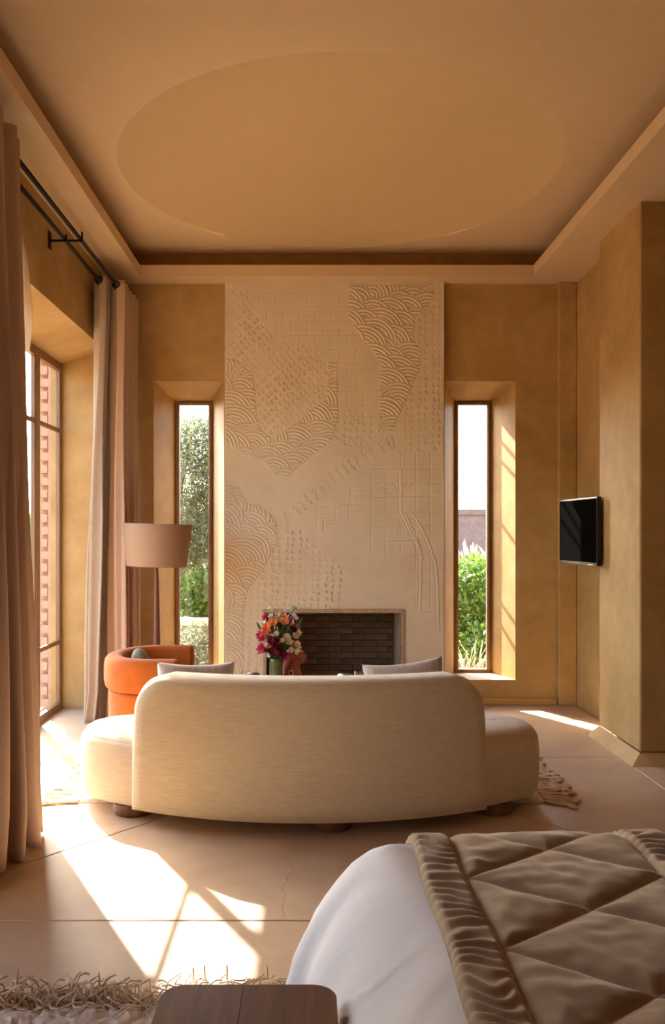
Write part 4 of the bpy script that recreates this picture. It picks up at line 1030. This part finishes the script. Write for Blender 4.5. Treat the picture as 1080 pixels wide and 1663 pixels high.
# seen through the slit by the television
shrub('leafy_shrub', 'bright green leafy shrub outside the slit window beside the television', (1.78, 9.25, .52), (.62, .55, .56), 5200, .085, .022, 'leaf', 1)
shrub('leafy_shrub', 'lower dark green shrub in front of the bright leafy shrub', (1.95, 8.55, .22), (.45, .35, .30), 1800, .06, .016, 'leaf', 2)
def clump(name, label, c, n, h, spread, mat, seed, w=.008, plume=None):
    r_ = random.Random(seed); m = MB(); V = []; Fc = []; pl = MB()
    for k in range(n):
        a = r_.uniform(0, 2 * PI); b = Vector((c[0] + r_.uniform(-.12, .12) * spread * 2, c[1] + r_.uniform(-.12, .12) * spread * 2, -.06)); hh = h * r_.uniform(.6, 1.1); out = spread * r_.uniform(.2, 1.0)
        tip = b + Vector((math.cos(a) * out, math.sin(a) * out, hh * (1 - .25 * out))); mid = b.lerp(tip, .5) + Vector((0, 0, hh * .18)); t = Vector((-math.sin(a), math.cos(a), 0)) * w; s = len(V)
        V += [b - t, b + t, mid - t, mid + t, tip]; Fc += [(s, s + 1, s + 3, s + 2), (s + 2, s + 3, s + 4)]
        if plume and k % 2 == 0:
            d = (tip - mid).normalized(); pl.tube([tip - d * .02, tip + d * .08, tip + d * .2 + Vector((0, 0, -.01)), tip + d * .3 + Vector((0, 0, -.05))], [.006, .022, .018, .003], 5)
    root = tag(empty(name, (c[0], c[1], -.06)), label, 'grass'); inv = Matrix.Translation(-Vector(root.location))
    o = link('blades', mesh('blades', V, Fc), M[mat], root); o.matrix_parent_inverse = inv; o['kind'] = 'stuff'
    if plume: q = child(pl, 'plumes', M['plume'], root, smooth=True); q['kind'] = 'stuff'
clump('feather_grass', 'pale feather grass between the leafy shrub and the garden wall', (2.05, 10.7, 0), 260, 1.02, .38, 'plume', 3, .009, True)
clump('feather_grass', 'pale feather grass standing close against the garden wall', (2.75, 11.4, 0), 260, 1.05, .42, 'plume', 4, .009, True)
clump('spiky_grass', 'arching green blade plant at the foot of the shrub outside', (1.52, 8.05, 0), 30, .42, .34, 'grass', 5, .007)
clump('dry_grass', 'dry straw grass tuft just outside the slit window', (1.72, 7.75, 0), 110, .22, .28, 'grass', 6, .0035)
gw = MB().box(.6, 12, 16, 16.3, -.06, 1.80).build('garden_wall', M['gwall']); MB().box(.58, 12.02, 15.95, 16.35, 1.70, 1.80).build('coping', M['gwall'], gw)
tag(gw, 'brown rendered garden wall far behind the feather grass', 'wall')
for k, (z0, z1) in enumerate(((3.55, 3.60), (3.42, 3.53))):
    c = MB().tube([(-6, 30, z0 - .05), (4, 30, (z0 + z1) / 2 - .1), (16, 30, z1 + .1)], .012, 5).build('power_cable', M['iron']); tag(c, ('upper' if k == 0 else 'lower') + ' thin power cable crossing the sky over the garden wall', 'cable')
# seen through the slit by the lamp
def olive():
    c = Vector((-1.35, 10.4, 0)); root = tag(empty('olive_tree', (c.x, c.y, -.06)), 'grey green olive tree outside the slit window beside the lamp', 'tree'); inv = Matrix.Translation(-Vector(root.location))
    def pick(r_):
        k = r_.randint(0, 5); cc, rd = [((-1.45, 10.3, 2.2), (.6, .5, .55)), ((-1.1, 10.5, 1.9), (.5, .5, .5)), ((-1.6, 10.2, 1.35), (.45, .5, .5)), ((-1.2, 10.1, 1.2), (.5, .4, .45)), ((-1.35, 10.6, 2.45), (.5, .4, .4))][k]
        return ell(cc, rd)(r_)
    o = link('foliage', leaves(15000, pick, .085, .0105, 21, .1), M['olive'], root); o.matrix_parent_inverse = inv; o['kind'] = 'stuff'
    m = MB().tube([(-1.7, 10.4, -.06), (-1.66, 10.4, .6), (-1.6, 10.4, 1.2), (-1.45, 10.35, 1.75), (-1.15, 10.3, 1.98), (-.8, 10.3, 2.05)], [.10, .08, .07, .055, .04, .02], 10)
    m.tube([(-1.6, 10.4, 1.2), (-1.62, 10.4, 1.9), (-1.5, 10.4, 2.6)], [.05, .035, .01], 8).tube([(-1.5, 10.37, 1.6), (-1.2, 10.4, 1.5), (-.95, 10.4, 1.3)], [.035, .025, .01], 8)
    child(m, 'trunk', M['bark'], root, smooth=True)
olive()
shrub('leafy_shrub', 'green leafy shrub under the olive tree', (-1.15, 9.6, .62), (.42, .35, .34), 1500, .10, .026, 'leaf', 8)
shrub('grey_shrub', 'low grey green shrub near the slit window beside the lamp', (-1.15, 8.5, .16), (.42, .4, .28), 1800, .07, .009, 'olive', 9)
shrub('grey_shrub', 'dense grey green hedge plant far behind the olive tree', (-2.0, 12.6, .9), (1.3, .6, 1.1), 6000, .10, .018, 'olive', 10)
lg = MB().box(-3.2, -.35, 9.05, 9.35, -.06, .36).build('garden_ledge', M['gwall']); MB().box(-3.22, -.33, 9.02, 9.38, .36, .42).build('coping', M['gledge'], lg); tag(lg, 'low garden ledge with pale coping behind the grey shrub', 'ledge')
shrub('leafy_shrub', 'yellow green shrub outside the tall glazed doors', (-3.05, 9.0, .8), (.5, .6, .85), 3200, .08, .022, 'leaf', 11)

def shadow_sapling():  # unseen tree, added to stripe the slit window reveal with shadow
    c = Vector((.42, 8.9, -.06)); root = tag(empty('shadow_tree', c), 'unseen bare branched tree added behind the chimney wall to cast striped shadows', 'tree'); rr = random.Random(5); m = MB()
    m.tube([c, c + Vector((.03, 0, 1.4)), c + Vector((-.02, .03, 2.8)), c + Vector((.02, 0, 4.3))], [.035, .03, .022, .008], 8)
    for k in range(16):
        z = 1.5 + k * .165; a = rr.choice((0, PI)) + rr.uniform(-.5, .5); L = rr.uniform(.35, .7); b = c + Vector((0, 0, z)); d = Vector((math.cos(a), math.sin(a), rr.uniform(.1, .7)))
        m.tube([b, b + d * L * .5, b + d * L + Vector((0, 0, .08))], [.016, .012, .004], 6)
    child(m, 'trunk', M['bark'], root)
shadow_sapling()
